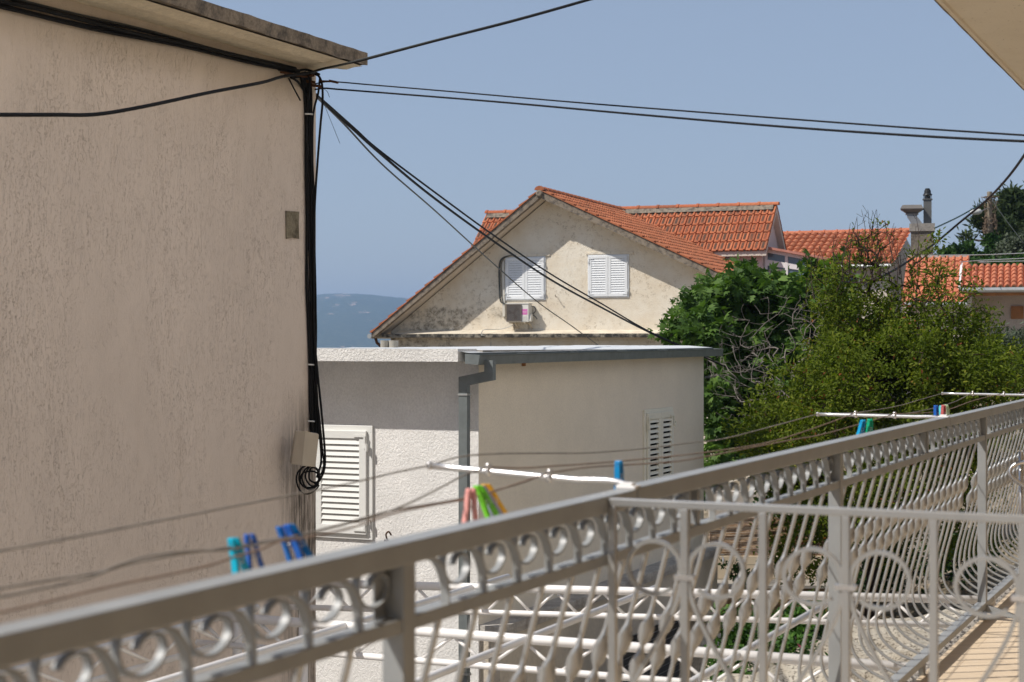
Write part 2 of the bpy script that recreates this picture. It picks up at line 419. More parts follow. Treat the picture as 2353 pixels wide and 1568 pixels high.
#@@LEFT
# ================================================================== LEFT BUILDING
CL = Vector(((725.7-CX)/FPX*12, 12.0, 0))             # its corner
OV = .43; HS = EYE+1.985                                # soffit height
lb = thing('plastered_building', CL, 'tall pinkish grey furrowed plaster building filling the left side, with cables on its corner', 'building')
mb = MB()
mb.box(CL-D_*12-Z_*4, D_*12, -R_*9, Z_*(HS+4))
lwall = mb.build('wall', M_LEFT, lb)
# roof slab with a plastered soffit and a ragged concrete edge
mb = MB(); L = 13.0; n = 130
pts_o = []; 
for i in range(n+1):
    s = -L*i/n
    pts_o.append((s, OV+.006*mnoise.noise(Vector((s*4, 0, 0))), HS+.012*mnoise.noise(Vector((s*6, 3, 0)))+.018*mnoise.noise(Vector((s*1.5, 9, 0))), HS+.088+.008*mnoise.noise(Vector((s*9, 5, 0)))))
for i in range(n):
    a, b = pts_o[i], pts_o[i+1]
    def pt(q, e, z): return CL+D_*q[0]+R_*e+Z_*z
    mb.quad(pt(a, a[1], a[2]), pt(b, b[1], b[2]), pt(b, b[1], b[3]), pt(a, a[1], a[3]))
    mb.quad(pt(a, a[1], a[3]), pt(b, b[1], b[3]), pt(b, -9.2, HS+.09), pt(a, -9.2, HS+.09))
    mb.quad(pt(a, OV-.035, HS+.004), pt(b, OV-.035, HS+.004), pt(b, b[1], b[2]), pt(a, a[1], a[2]))
a = pts_o[0]; mb.poly([pt(a, a[1], a[2]), pt(a, a[1], a[3]), pt(a, -9.2, HS+.09), pt(a, -9.2, HS+.003), pt(a, OV-.035, HS+.004)])
mb.build('roof_slab', M_EDGE, lb)
mb = MB()
for i in range(n):
    s0, s1 = -L*i/n, -L*(i+1)/n
    def so_(s, e): return CL+D_*s+R_*e+Z_*(HS-.004-.030*math.exp(-((e-.25+.04*mnoise.noise(Vector((s*2, 0, 0))))/.05)**2)*.5)
    es = [0.0, .10, .17, .22, .26, .32, OV-.04]
    for e0, e1 in zip(es, es[1:]): mb.quad(so_(s0, e0), so_(s0, e1), so_(s1, e1), so_(s1, e0))
mb.build('soffit', M_SOFFIT, lb, smooth=True)
def on_left_wall(x, y, off=.01):                         # where a measured direction meets the wall (off = how far it stands out)
    k = (x-CX)/FPX; base = CL+R_*off
    s = (k*base.y-base.x)/(D_.x-k*D_.y); q = base+D_*s
    q.z = EYE-(y-CY)/FPX*q.y; return q
# bare patch where something was removed
mb = MB(); ps = [on_left_wall(x, y, .004) for x, y in ((656, 485), (686, 487), (685, 512), (686, 549), (672, 546), (657, 549))]
mb.prism(ps, R_*.006)
mb.build('bare_patch', concrete('bare_patch_cement', (.26, .23, .17), (.13, .11, .08), 10), lb)

# cables fixed along the top of the left wall
cb = thing('cable_run', CL+Z_*(EYE+1.9)-D_*1.0, 'thick run of black cables clipped along the top of the plastered wall under the eave', 'cable bundle')
for dz, r_, off in ((0, .011, .02), (.016, .012, .045), (-.016, .010, .03), (.045, .008, .02), (.062, .006, .015)):
    pts = []
    for i in range(41):
        f = i/40; s = -.30-f*8.2
        pts.append(CL+D_*s+R_*(off)+Z_*(EYE+1.925-f*.245+dz*(.35+.65*min(1, f*3))+.006*math.sin(f*31+off*90)))
    mb = MB(); mb.tube(pts, r_, 8); mb.build('cable', M_BLACK if dz < .05 else M_GCAB, cb, smooth=True)
# bundle going down the corner
vb = thing('cable_drop', CL+Z_*(EYE-1.0), 'bundle of black cables running straight down the corner of the plastered wall', 'cable bundle')
for j in range(9):
    xo = 702+j*2.2+random.uniform(-1, 1); pts = []
    for i, y in enumerate(range(196, 1076, 22)):
        k = (y-196)/880
        xx = xo+ (-3+16*k) + 1.6*math.sin(k*9+j*1.3)+1.0*math.sin(k*21+j)
        xx = min(xx, 731)
        pts.append(on_left_wall(min(xx, 722+j*.2+k*8), y, .012+.006*(j % 3)))
    top = on_left_wall(690+j*3, 172, .02)
    mb = MB(); mb.tube(spline([top]+pts[1::4], 5), .0075 if j % 3 else .0095, 6); mb.build('cable', M_BLACK, vb, smooth=True)
for y in (262, 838, 968, 1118):
    mb = MB(); a = on_left_wall(701+(y > 500)*7, y, .03); b = on_left_wall(718+(y > 500)*4, y+1, .035)
    mb.tube([a, a.lerp(b, .5)+R_*.012, b], .006, 6); mb.build('cable_tie', M_TIE, vb)
# loose loops beside the corner
lp = thing('hanging_cable_loop', CL+Z_*(EYE+1.2), 'loose black cable looping out from the corner knot and back down the bundle', 'cable')
Yc = 11.9
mb = MB(); mb.tube(spline([W(x, y, Yc) for x, y in ((722, 170), (733, 176), (740, 196), (741, 235), (736, 290), (729, 380), (723, 480), (721, 620), (722, 760), (730, 860), (740, 960), (747, 1060), (737, 1100), (722, 1112))]), .0085, 7); mb.build('cable', M_BLACK, lp, smooth=True)
mb = MB(); mb.tube(spline([W(x, y, Yc) for x, y in ((735, 180), (731, 215), (722, 250), (718, 300), (719, 500), (722, 750), (728, 900), (735, 1000), (738, 1060), (728, 1098))]), .008, 7); mb.build('cable', M_BLACK, lp, smooth=True)
mb = MB(); mb.tube(spline([W(x, y, Yc) for x, y in ((712, 820), (722, 880), (733, 950), (741, 1030), (743, 1075), (731, 1100))]), .006, 6); mb.build('cable', M_BLACK, lp, smooth=True)
cl2 = thing('cable_coil', W(700, 1100, 11.8), 'untidy coil of black cable hanging under the beige junction box', 'cable')
for j, (rx, ry, dx, dy) in enumerate(((27, 33, 0, 0), (20, 26, 6, -4), (16, 22, 10, -8), (24, 28, 3, -6), (12, 18, 14, -10), (22, 20, 4, 0))):
    pts = []
    for i in range(25):
        an = -1.2+6.0*i/24
        pts.append(W(708+dx+rx*math.cos(an+1.57), 1102+dy+ry*math.sin(an+1.57)*1.0+1.5*math.sin(an*3+j), 11.52+.012*j))
    mb = MB(); mb.tube(pts, .0065, 6); mb.build('loop', M_BLACK, cl2, smooth=True)
jb = thing('junction_box', W(702, 1073, 11.5), 'tilted beige plastic junction box fixed over the cable bundle', 'junction box')
cs = [W(x, y, 11.50) for x, y in ((681, 991), (733, 998), (725, 1074), (669, 1067))]
mb = MB(); mb.prism(cs, Vector((-.03, .14, 0))); mb.build('housing', M_BOX, jb, bevel=.006)
mid = [W(701, 990, 11.70), W(692, 1071, 11.70)]
mb = MB(); lid = [W(682, 992, 11.49), W(702, 990.5, 11.44), W(732, 999, 11.49), W(724, 1073, 11.49), W(694, 1070.5, 11.44), W(670, 1066.5, 11.49)]
mb.quad(lid[0], lid[1], lid[4], lid[5]); mb.quad(lid[1], lid[2], lid[3], lid[4]); mb.poly([lid[0], lid[2], lid[1]]); mb.poly([lid[5], lid[4], lid[3]])
mb.build('lid', M_BOX, jb)
# knot at the corner under the eave
kn = thing('cable_knot', W(710, 168, 11.9), 'tangled knot of cables and rusty anchors under the eave at the building corner', 'cable bundle')
for j, pl in enumerate((((640, 160), (670, 166), (700, 160), (722, 166), (735, 172)), ((655, 170), (680, 178), (705, 172), (726, 165)), ((668, 178), (684, 188), (696, 206), (703, 226)), ((690, 178), (700, 190), (707, 215)), ((640, 152), (668, 160), (690, 172), (712, 170)), ((663, 180), (676, 205), (690, 231)), ((700, 165), (712, 185), (708, 230)), ((645, 166), (676, 172), (702, 176), (718, 172)))):
    mb = MB(); mb.tube(spline([W(x, y, 11.86-.01*j if x > 690 else on_left_wall(x, y, .03+.004*j).y) for x, y in pl], 6), .0085 if j != 5 else .006, 6); mb.build('cable', M_BLACK if j != 7 else M_RUST, kn, smooth=True)
mb = MB()
for x, y, xx, yy in ((664, 172, 690, 184), (700, 186, 724, 190), (716, 196, 738, 199), (702, 176, 722, 173)): mb.cyl(W(x, y, 11.84), W(xx, yy, 11.84), .011, 6)
mb.build('anchor_bracket', M_RUST, kn)

# ------------------------------------------------ overhead lines
def line_thing(label, cat, pts, r, m=None, name='overhead_cable', grp=None, n=10):
    def fill(q):                                          # even out long end spans so that the curve does not overshoot
        out = [q[0]]
        for i in range(1, len(q)):
            L_ = (q[i]-q[i-1]).length; ref = (q[i-1]-q[i-2]).length if i > 1 else L_
            k = min(8, int(L_/max(ref, .05))) if L_ > 1.7*ref else 1
            out += [q[i-1].lerp(q[i], j/k) for j in range(1, k+1)]
        return out
    pts = [Vector(p) for p in pts]; pts = fill(fill(pts)[::-1])[::-1]
    ps = spline(pts, n); o = MB(); o.tube(ps, r, 7)
    ob = o.build(name, m or M_BLACK, smooth=True, loc=pts[0]); tag(ob, label, cat, grp); return ob
line_thing('black cable sagging across the shaded plaster wall to the left edge', 'cable', [W(722, 166, 11.8), on_left_wall(650, 176, .12), on_left_wall(600, 190, .25), on_left_wall(480, 213, .4), on_left_wall(330, 245, .5), on_left_wall(220, 263, .55), on_left_wall(120, 264, .6), on_left_wall(0, 264, .65), on_left_wall(-150, 262, .7), CL-D_*8+R_*.12+Z_*(EYE+1.5)], .011)
line_thing('cable rising from the building corner to the top edge of the view', 'cable', [W(700, 172, 11.8), W(735, 160, 11.7), W(838, 137, 11.3), W(1000, 94, 10.6), W(1180, 48, 9.9), W(1350, 0, 9.3), W(1500, -45, 8.8), RL(7, -.345, -2.75)], .0085)
line_thing('cable running close beside the rising one toward the top edge', 'cable', [W(706, 170, 11.75), W(745, 159, 11.65), W(838, 134.5, 11.25), W(1010, 89.5, 10.55), W(1180, 46, 9.9), W(1350, -1.5, 9.3), W(1500, -47, 8.8), RL(7, -.345, -2.70)], .005, M_GCAB)
line_thing('thin upper one of the two long cables crossing the sky to the right', 'cable', [W(722, 193, 12), W(760, 188, 11.8), W(850, 195, 11.5), W(1040, 211, 10.9), W(1340, 237, 10), W(1700, 265, 9), W(2050, 291, 8.2), W(2353, 311, 7.6), W(2600, 326, 7.2), W(3200, 360, 6.2), W(4200, 415, 5.05)], .0048)
line_thing('thicker lower one of the two long cables crossing the sky to the right', 'cable', [W(722, 206, 12), W(745, 203, 11.9), W(900, 215, 11.3), W(1150, 235, 10.5), W(1450, 262, 9.5), W(1780, 290, 8.6), W(2100, 312, 7.9), W(2353, 325, 7.4), W(2600, 335, 7), W(3200, 372, 6.2), W(4200, 430, 5.05)], .0062)
tm = thing('wire_tensioner', W(780, 189, 11.7), 'rusty wire tensioner where the upper sky cable meets the corner', 'cable fitting')
mb = MB(); mb.cyl(W(757, 186, 11.75), W(776, 190, 11.7), .010, 6); mb.build('clamp', M_RUST, tm)
mb = MB(); mb.cyl(W(735, 186, 11.85), W(757, 187, 11.75), .006, 6); mb.build('hook', M_RUST, tm)
line_thing('uppermost of the three cables slanting down toward the flat roof', 'cable', [W(722, 214, 12), W(760, 247, 12.4), W(870, 345, 13.5), W(1000, 443, 15), W(1130, 538, 16.6), W(1262, 628, 18.3), W(1380, 697, 19.8), W(1500, 766, 21.5), W(1640, 826, 23)], .009)
line_thing('thick middle one of the three cables slanting down toward the flat roof', 'cable', [W(722, 217, 12), W(755, 247, 12.4), W(870, 350, 13.5), W(985, 446, 14.9), W(1130, 552, 16.6), W(1262, 641, 18.2), W(1380, 706, 19.8), W(1500, 768, 21.4), W(1620, 822, 22.5), W(1700, 858, 23.5)], .0115)
line_thing('thin lowest cable slanting down and passing behind the flat roof', 'cable', [W(724, 220, 12), W(790, 285, 12.9), W(880, 380, 14), W(1000, 485, 16), W(1110, 585, 19), W(1230, 690, 23), W(1310, 747, 26), W(1380, 797, 29), W(1420, 820, 31)], .0078, M_GCAB)
line_thing('short stray wire end hanging off the corner against the sky', 'wire', [W(742, 232, 11.9), W(752, 258, 11.9), W(765, 290, 11.9), W(781, 330, 11.9)], .0016, name='stray_wire')
line_thing('curled stray wire end beside the vertical loop', 'wire', [W(742, 203, 11.9), W(752, 211, 11.9), W(757, 224, 11.9)], .0018, name='stray_wire')

#@@MIDDLE
# ================================================================== MIDDLE HOUSE (flat roof)
CM = Vector((-.302, 15.0, 0))
def MH(r, d, h): return CM+R_*r+D_*d+Z_*(EYE-h)         # r to the right of the side wall, d back from the front wall, h below the eye
mh = thing('flat_roof_house', MH(0, 0, EYE+2.9), 'flat-roofed white and cream rendered house with a grey corner downpipe, behind the railing', 'house')
mb = MB(); mb.box(MH(-9, .12, .16), R_*8.9, D_*6.2, -Z_*4.3); 
mb.box(MH(-9, 0, .16), R_*8.7, D_*.11, -Z_*4.2); mb.box(MH(-.3, .0, .16), R_*.299, D_*.11, -Z_*4.2)
mb.build('front_wall', M_FRONT, mh)
mb = MB(); mb.box(MH(-.10, .002, .16), R_*.10, D_*6.5, -Z_*2.39); mb.build('side_wall', M_SIDE, mh)
# roof slab: coarse white fascia in front
mb = MB(); mb.box(MH(-9, -.38, .047), R_*8.98, D_*.38, -Z_*.113)
o = mb.build('parapet', M_PARAPET, mh)
mb = MB(); mb.box(MH(-9, .0, .06), R_*9.04, D_*6.6, -Z_*.10); mb.build('roof_slab', M_CONC, mh)
# sheet edge + membrane rising from the gutter
mb = MB(); n = 60
for i in range(n):
    d0, d1 = -.33+7.0*i/n, -.33+7.0*(i+1)/n
    def mm(d): return (.078-.03*d/7, .046-.022*d/7+.006*mnoise.noise(Vector((d*3, 0, 0))))
    a0, b0 = mm(d0); a1, b1 = mm(d1); e0 = .055+.012*mnoise.noise(Vector((d0*5, 2, 0))); e1 = .055+.012*mnoise.noise(Vector((d1*5, 2, 0)))
    mb.quad(MH(e0, d0, a0), MH(e1, d1, a1), MH(-.25, d1, b1), MH(-.25, d0, b0))
    mb.quad(MH(-.25, d0, b0), MH(-.25, d1, b1), MH(-1.6, d1, b1-.004), MH(-1.6, d0, b0-.004))
    mb.quad(MH(e0, d0, a0+.006), MH(e1, d1, a1+.006), MH(e1, d1, a1), MH(e0, d0, a0))
mb.build('roof_membrane', M_MEMB, mh)
# box gutter
def g_h(d): return .098-.0045*d
gt = []
mb = MB(); a, b = -.36, 6.75
prof = lambda d: [MH(.045, d, g_h(d)-.012), MH(.045, d, g_h(d)+.07), MH(.165, d, g_h(d)+.082), MH(.175, d, g_h(d)+.004), MH(.188, d, g_h(d)), MH(.186, d, g_h(d)+.006), MH(.180, d, g_h(d)+.008), MH(.170, d, g_h(d)+.088), MH(.040, d, g_h(d)+.078), MH(.040, d, g_h(d)-.012)]
pa, pb = prof(a), prof(b); k = len(pa); mb.v += pa+pb
for i in range(k): j = (i+1) % k; mb.f.append((i, j, j+k, i+k))
mb.poly([MH(.041, a-.002, g_h(a)-.01), MH(.041, a-.002, g_h(a)+.078), MH(.170, a-.002, g_h(a)+.088), MH(.186, a-.002, g_h(a))]); mb.poly([MH(.041, b, g_h(b)-.01), MH(.186, b, g_h(b)), MH(.170, b, g_h(b)+.088), MH(.041, b, g_h(b)+.078)])
for x in (.7, 2.0, 3.3, 4.6, 5.9): mb.box(MH(.0, x, g_h(x)-.008), R_*.18, D_*.025, -Z_*.004)
gut = mb.build('gutter', M_GUT, mh)
# square downpipe with two bends
dp = [W(1126, 828, 14.72), W(1126, 862, 14.72), W(1067, 878, 14.86), W(1067, 1700, 14.86)]
mb = MB(); hw, hd = .042, .032
def ring(p, up): 
    a = R_*hw; b = up*hd; return [p-a-b, p+a-b, p+a+b, p-a+b]
def seg(p, q, r0, r1):
    n = len(mb.v); mb.v += r0+r1
    for j in range(4): mb.f.append((n+j, n+(j+1) % 4, n+4+(j+1) % 4, n+4+j))
ra = ring(dp[0], D_); rb = [p for p in ring(dp[1], D_)]
rb = [rb[0]+Z_*.03, rb[1]-Z_*.045, rb[2]-Z_*.045, rb[3]+Z_*.03]
rc = ring(dp[2], D_); rc = [rc[0]+Z_*.045, rc[1]-Z_*.03, rc[2]-Z_*.03, rc[3]+Z_*.045]
rd = ring(dp[3], D_); seg(0, 0, ra, rb); seg(0, 0, rb, rc); seg(0, 0, rc, rd)
pipe = mb.build('downpipe', M_GUT, mh)
for y in (907, 1548):
    mb = MB(); p = W(1067, y, 14.86); mb.cbox(p, R_*.098, D_*.078, Z_*.016); mb.cbox(p+R_*.053, R_*.02, D_*.03, Z_*.02); mb.build('pipe_clip', M_GUTL, mh)
mb = MB(); p = MH(.02, .95, .19); mb.cbox(p, R_*.03, D_*.03, Z_*.05); mb.build('bracket_stub', M_WOOD, mh)
# ledge and lower storey, a little wider than the upper one
mb = MB(); mb.box(MH(0, .01, 2.55), R_*.24, D_*6.5, -Z_*.055); mb.box(MH(0, .03, 2.606), R_*.225, D_*6.46, -Z_*.045); mb.build('ledge', M_LEDGE, mh)
mb = MB(); mb.box(MH(-.3, .035, 2.652), R_*.50, D_*3.1, -Z_*1.7); mb.box(MH(-.3, 3.136, 2.652), R_*.50, D_*3.3, -Z_*.52); mb.box(MH(-.3, 6.0, 3.173), R_*.50, D_*.43, -Z_*1.2)
mb.build('lower_wall', M_LOWER, mh)
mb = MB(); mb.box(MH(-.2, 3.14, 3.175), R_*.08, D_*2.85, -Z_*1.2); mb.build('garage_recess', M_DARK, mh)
mb = MB()
for i in range(15): mb.box(MH(-.11, 3.16, 3.18+i*.075), R_*.02, D_*2.8, -Z_*.066)
mb.build('roller_door', simple('dark_grey_roller', (.09, .09, .09), .5, .3), mh)

def shutter(parent, o, u, n, w_, h_, mframe, panels=2, nslat=14, cov=.86, fr=.055):
    """o: top left corner on the wall, u: to the right, n: outward. frame > panels > slats"""
    f = MB(); t = fr; 
    f.box(o+Z_*0, u*w_, n*.022, -Z_*t); f.box(o-Z_*(h_-t), u*w_, n*.022, -Z_*t); f.box(o-Z_*t, u*t, n*.022, -Z_*(h_-2*t)); f.box(o-Z_*t+u*(w_-t), u*t, n*.022, -Z_*(h_-2*t))
    f.box(o-Z_*t+u*t-n*.01, u*(w_-2*t), n*.012, -Z_*(h_-2*t))
    fo = f.build('shutter_frame', mframe, parent, bevel=.004)
    pw = (w_-2*t*.75)/panels
    for p in range(panels):
        q = MB(); po = o+u*(t*.75+pw*p+.003)-Z_*(t*.7)+n*.023; ph = h_-1.4*t; st = .075 if panels == 2 else .07; ww = pw-.006
        q.box(po, u*ww, n*.024, -Z_*st); q.box(po-Z_*(ph-st), u*ww, n*.024, -Z_*st); q.box(po-Z_*st, u*st, n*.024, -Z_*(ph-2*st)); q.box(po-Z_*st+u*(ww-st), u*st, n*.024, -Z_*(ph-2*st))
        pn = q.build('shutter_panel', mframe, parent, bevel=.004)
        s_ = MB(); ih = ph-2*st; k = ih/nslat
        for i in range(nslat):
            z0 = -st-k*i; a = po+u*st+Z_*(z0-k*.05)+n*.004; 
            s_.prism([a+n*.002, a+n*.018-Z_*k*cov, a+n*.021-Z_*k*(cov+.05), a+n*.014-Z_*k*(cov+.08), a-n*.003-Z_*k*.10], u*(ww-2*st))
        s_.build('louvre', mframe, pn)
        dk = MB(); dk.box(po+u*(st-.004)-Z_*(st-.004)-n*.02, u*(ww-2*st+.008), n*.008, -Z_*(ih+.008)); dk.build('backing', M_DARK, pn)
        for side in (0, 1):
            if (panels == 2 and ((p == 0) != (side == 0))): continue
            if panels == 1 and side == 0: continue
            for zz in (.16, .86):
                hg = MB(); hx = po+u*(ww*side-(.0 if side else -.0))-Z_*(ph*zz); sgn = -1 if side else 1
                hg.cbox(hx+n*.036, u*.045, n*.014, Z_*.016); hg.cbox(hx+u*(.014 if side else -.014)+n*.036, u*.014, n*.03, Z_*.07)
                hg.box(hx+n*.030+Z_*(.10 if zz < .5 else -.02)-u*(.02 if side else -.0)+u*0, u*.016*(-sgn if 0 else 1), n*.006, Z_*-.09 if zz < .5 else Z_*-.07)
                hg.box(hx+n*.030+Z_*(.115 if zz < .5 else -.085)-(u*.13 if side else u*0), u*.13, n*.006, -Z_*.018)
                hg.build('hinge', mframe, pn)
    return fo
sw = thing('front_shutter_window', MH(-1.7, 0, 1.83), 'white louvred shutter window in the rough white wall beside the hanging cables', 'window', 'shuttered windows')
shutter(sw, MH(-2.32, -.001, .765), R_, -D_, 1.232, 1.065, M_SHUT, 2, 15, fr=.07)
d_s = 4.30
sw = thing('side_shutter_window', MH(0, d_s+.5, 1.8), 'shaded cream louvred shutter window in the smooth side wall, above the handrail', 'window', 'shuttered windows')
shutter(sw, MH(.001, d_s-.01, .755), D_, R_, .98, 1.07, M_CREAMSH, 2, 14, cov=.52, fr=.06)
for x, s_, lab in ((883.5, .082, 'slimmer left one of the two stubby grey vent pipes on the flat roof'), (904, .098, 'wider right one of the two stubby grey vent pipes on the flat roof')):
    v = thing('vent_pipe', W(x, 802, 16.8)-Z_*.1, lab, 'vent pipe', 'roof vent pipes'); r = s_/2; p = W(x, 802, 16.8)-Z_*.04
    mb = MB(); mb.lathe(p, [(r*.86, -.05), (r*.86, .045)], 20); mb.build('pipe', M_PVC, v, smooth=False)
    mb = MB(); mb.lathe(p, [(r*.88, .03), (r, .035), (r, .115), (r*1.03, .118), (r*1.03, .125), (r*.8, .125), (r*.78, .05)], 20); mb.build('socket', M_PVC, v)
hk = MB(); p0 = MH(-.86, -.01, 0); hx, hy = 893, 1232
ps = [W(893, 1246, 15.32), W(889, 1238, 15.30), W(887, 1228, 15.28), W(893, 1222, 15.28), W(899, 1230, 15.3)]
hk.tube(spline(ps, 4), .008, 5); hk.cbox(W(888, 1243, 15.3), R_*.05, D_*.01, Z_*.02)
tag(hk.build('rusty_hook', M_RUST, loc=ps[0]), 'small rusty hook in the white wall right of the front shutter', 'hook')

#@@GABLE
# ================================================================== GABLE HOUSE
tg = rad(21); GR = Vector((math.cos(tg), -math.sin(tg), 0)); GD = Vector((math.sin(tg), math.cos(tg), 0))
GA = Vector((.75, 45, 0)); ZR = EYE+4.17
def GH(u, l, z): return GA+GR*u+GD*l+Z_*z
gh = thing('gable_house', GH(0, .6, -2), 'cream stained gable house with orange tiled roofs and two white shuttered windows', 'house')
gh['_o'] = tuple(GH(-4.6, .6, 1.6)); gh.location = GH(-4.6, .6, 1.6)
sL, sR = 3.86/5.05, .466; UL, URr = -5.05, 8.3
def zl(u): return ZR+u*sL if u < 0 else ZR-u*sR
O_ = .62
# gable wall
th_ = .20
mb = MB(); pts = [GH(-4.75, O_, -2.5), GH(7.9, O_, -2.5), GH(7.9, O_, zl(7.9)-th_), GH(0, O_, ZR-th_-.02), GH(-4.75, O_, zl(-4.75)-th_)]
mb.prism(pts, GD*.3); mb.box(GH(-4.75, O_+.3, -2.5), GR*.3, GD*8, Z_*(zl(-4.75)-th_+2.5)); mb.box(GH(7.6, O_+.3, -2.5), GR*.3, GD*8, Z_*(zl(7.9)-th_+2.5))
mb.build('gable_wall', M_GABLE, gh)
# concrete roof slabs with bare edge
mb = MB()
mb.prism([GH(UL, 0, zl(UL)-.17), GH(0, 0, ZR-.21), GH(URr, 0, zl(URr)-.17), GH(URr, 0, zl(URr)-.01), GH(0, 0, ZR-.01), GH(UL, 0, zl(UL)-.01)], GD*.16)
mb.build('verge_edge', M_EDGE, gh)
mb = MB(); e = .012
mb.prism([GH(UL+.02, 0, zl(UL)-.16), GH(0, 0, ZR-.19), GH(URr, 0, zl(URr)-.16), GH(URr, 0, zl(URr)-.03), GH(0, 0, ZR-.03), GH(UL+.02, 0, zl(UL)-.03)], GD*0.001) if 0 else None
mb.prism([GH(UL+.02, .161, zl(UL)-.15), GH(0, .161, ZR-.18), GH(URr, .161, zl(URr)-.15), GH(URr, .161, zl(URr)-.02), GH(0, .161, ZR-.02), GH(UL+.02, .161, zl(UL)-.02)], GD*8.5)
mb.build('roof_slab', M_CREAMHOUSE, gh)
sv = (-GR+Z_*sR).normalized(); nv = (GR*sR+Z_).normalized(); rl = .36; rows = 26; slen = URr*math.sqrt(1+sR*sR)
mb = MB(); roof_tiles(mb, GH(URr, -.02, zl(URr)), GD, sv, nv, 33, int(slen/rl)+1, .205, slen/(int(slen/rl)+1), 'inter', 6, .045, .04)
mb.build('right_roof_tiles', T_FRONT, gh)
sv = (GR+Z_*sL).normalized(); nv = (-GR*sL+Z_).normalized(); slen = -UL*math.sqrt(1+sL*sL); nr = int(slen/rl)+1
mb = MB(); roof_tiles(mb, GH(UL, 8, zl(UL)), -GD, sv, nv, 39, nr, .205, slen/nr, 'inter', 4, .045, .04); mb.build('left_roof_tiles', T_FRONT, gh)
# verge tiles seen edge on
mb = MB(); mb.uv = []
for i in range(nr):
    p = GH(UL, -.03, zl(UL)+.0)+sv*(slen/nr*i-.02); f0 = len(mb.f)
    mb.prism([p, p+sv*(slen/nr), p+sv*(slen/nr)+nv*.012, p+nv*.06], GD*.2)
    mb.uv += [[(i+.7, 3.5)]*6]*(len(mb.f)-f0)
mb.build('left_verge_tiles', T_FRONT, gh)
sv2 = (-GR+Z_*sR).normalized(); nv2 = (GR*sR+Z_).normalized(); slen = URr*math.sqrt(1+sR*sR); nr = int(slen/rl)+1
mb = MB(); mb.uv = []
for i in range(nr):
    p = GH(URr, -.035, zl(URr))+sv2*(slen/nr*i-.02); f0 = len(mb.f)
    mb.prism([p, p+sv2*(slen/nr), p+sv2*(slen/nr)+nv2*.012, p+nv2*.055], GD*.05)
    mb.uv += [[(i+.7, 3.5)]*6]*(len(mb.f)-f0)
mb.build('right_verge_tiles', T_FRONT, gh)
mb = MB(); ridge_tiles(mb, GH(0, -.03, ZR+.02), GH(0, 7.6, ZR+.02), .13, .36); mb.build('ridge_tiles', T_FRONT, gh, smooth=False)
mb = MB(); mb.lathe(GH(0, .02, ZR-.10), [(.06, -.12), (.10, 0), (.10, .06), (.06, .09)], 10, -GD); mb.build('ridge_end', M_EDGE, gh)
# cornice
ZC = EYE+.27
mb = MB(); n = 60
mb.box(GH(UL+.05, O_-.42, ZC-.10), GR*12.8, GD*.40, Z_*.10)
mb.build('cornice', M_MOULD, gh)
mb = MB(); mb.prism([GH(UL+.6, O_-.40, ZC+.002), GH(UL+.6, O_-.001, ZC+.10), GH(UL+.6, O_-.001, ZC+.002)], GR*12.2); mb.build('cornice_fillet', simple('pale_lime_fillet', (.60, .53, .42), .9, 0, .1, .2, 3), gh)
# left gutter end and pipe
mb = MB(); mb.tube([GH(UL-.06, -.02, zl(UL)-.10), GH(UL-.06, 8, zl(UL)-.12)], .07, 10); mb.build('gutter', M_GUTL, gh)
mb = MB(); mb.tube([GH(UL-.02, .3, zl(UL)-.15), GH(UL+.02, .3, zl(UL)-.28), GH(UL+.30, .5, zl(UL)-.62), GH(UL+.32, .5, -2)], .045, 8); mb.build('downpipe', M_RUST, gh)
def gw(x, y, l=O_):                                     # measured direction onto the gable plane
    k = (x-CX)/FPX; u = (k*(GA.y+GD.y*l)-GA.x-GD.x*l)/(GR.x-k*GR.y); p = GH(u, l, 0); return u, EYE-(y-CY)/FPX*p.y
for (x0, y0, x1, y1), lab in (((1161, 591.5, 1254, 690), 'half-shaded white shutter window above the air conditioner'), ((1351, 586.5, 1446, 684), 'white shutter window on the right half of the stained gable')):
    u0, z0 = gw(x0, y0); u1, z1 = gw(x1, y1)
    t = thing('gable_shutter_window', GH((u0+u1)/2, O_, z1), lab, 'window', 'gable windows')
    shutter(t, GH(u0, O_-.001, z0), GR, -GD, u1-u0, z0-z1, M_SHUTG, 2, 15, fr=.05)
    mb = MB(); mb.prism([GH(u0-.05, O_-.03, z0+.01), GH(u1+.12, O_-.03, z0+.015), GH(u1+.12, O_-.03, z0+.06), GH(u0+.3, O_-.03, z0+.10), GH(u0-.05, O_-.03, z0+.05)], GD*.028); mb.build('lintel', M_GABLE, t)
# air conditioner
ua, za = gw(1161, 698); ub, zb = gw(1212, 741)
ac = thing('air_conditioner', GH(ua, .3, zb), 'white air conditioner with a pink label under the left gable window', 'air conditioner')
Wd = .66; Hh = .50; L0 = O_-.34; L1 = O_-.06; ua = gw(1163, 698, L0)[0]
def AC(a, l, z): return GH(ua+a, l, zb+z)
acw = simple('cream_white_metal', (.68, .66, .60), .45, 0, .5, .05)
mb = MB(); mb.box(AC(0, L0, 0), GR*Wd, GD*(L1-L0), Z_*Hh); mb.build('casing', acw, ac, bevel=.012)
mb = MB(); mb.cbox(AC(Wd/2, (L0+L1)/2, Hh+.012), GR*(Wd+.03), GD*.31, Z_*.018); mb.build('top_cover', acw, ac)
gm = simple('dark_grille', (.07, .075, .08), .5, .3)
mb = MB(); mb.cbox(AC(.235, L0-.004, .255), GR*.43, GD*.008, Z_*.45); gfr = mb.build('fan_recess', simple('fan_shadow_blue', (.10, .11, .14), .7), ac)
mb = MB(); 
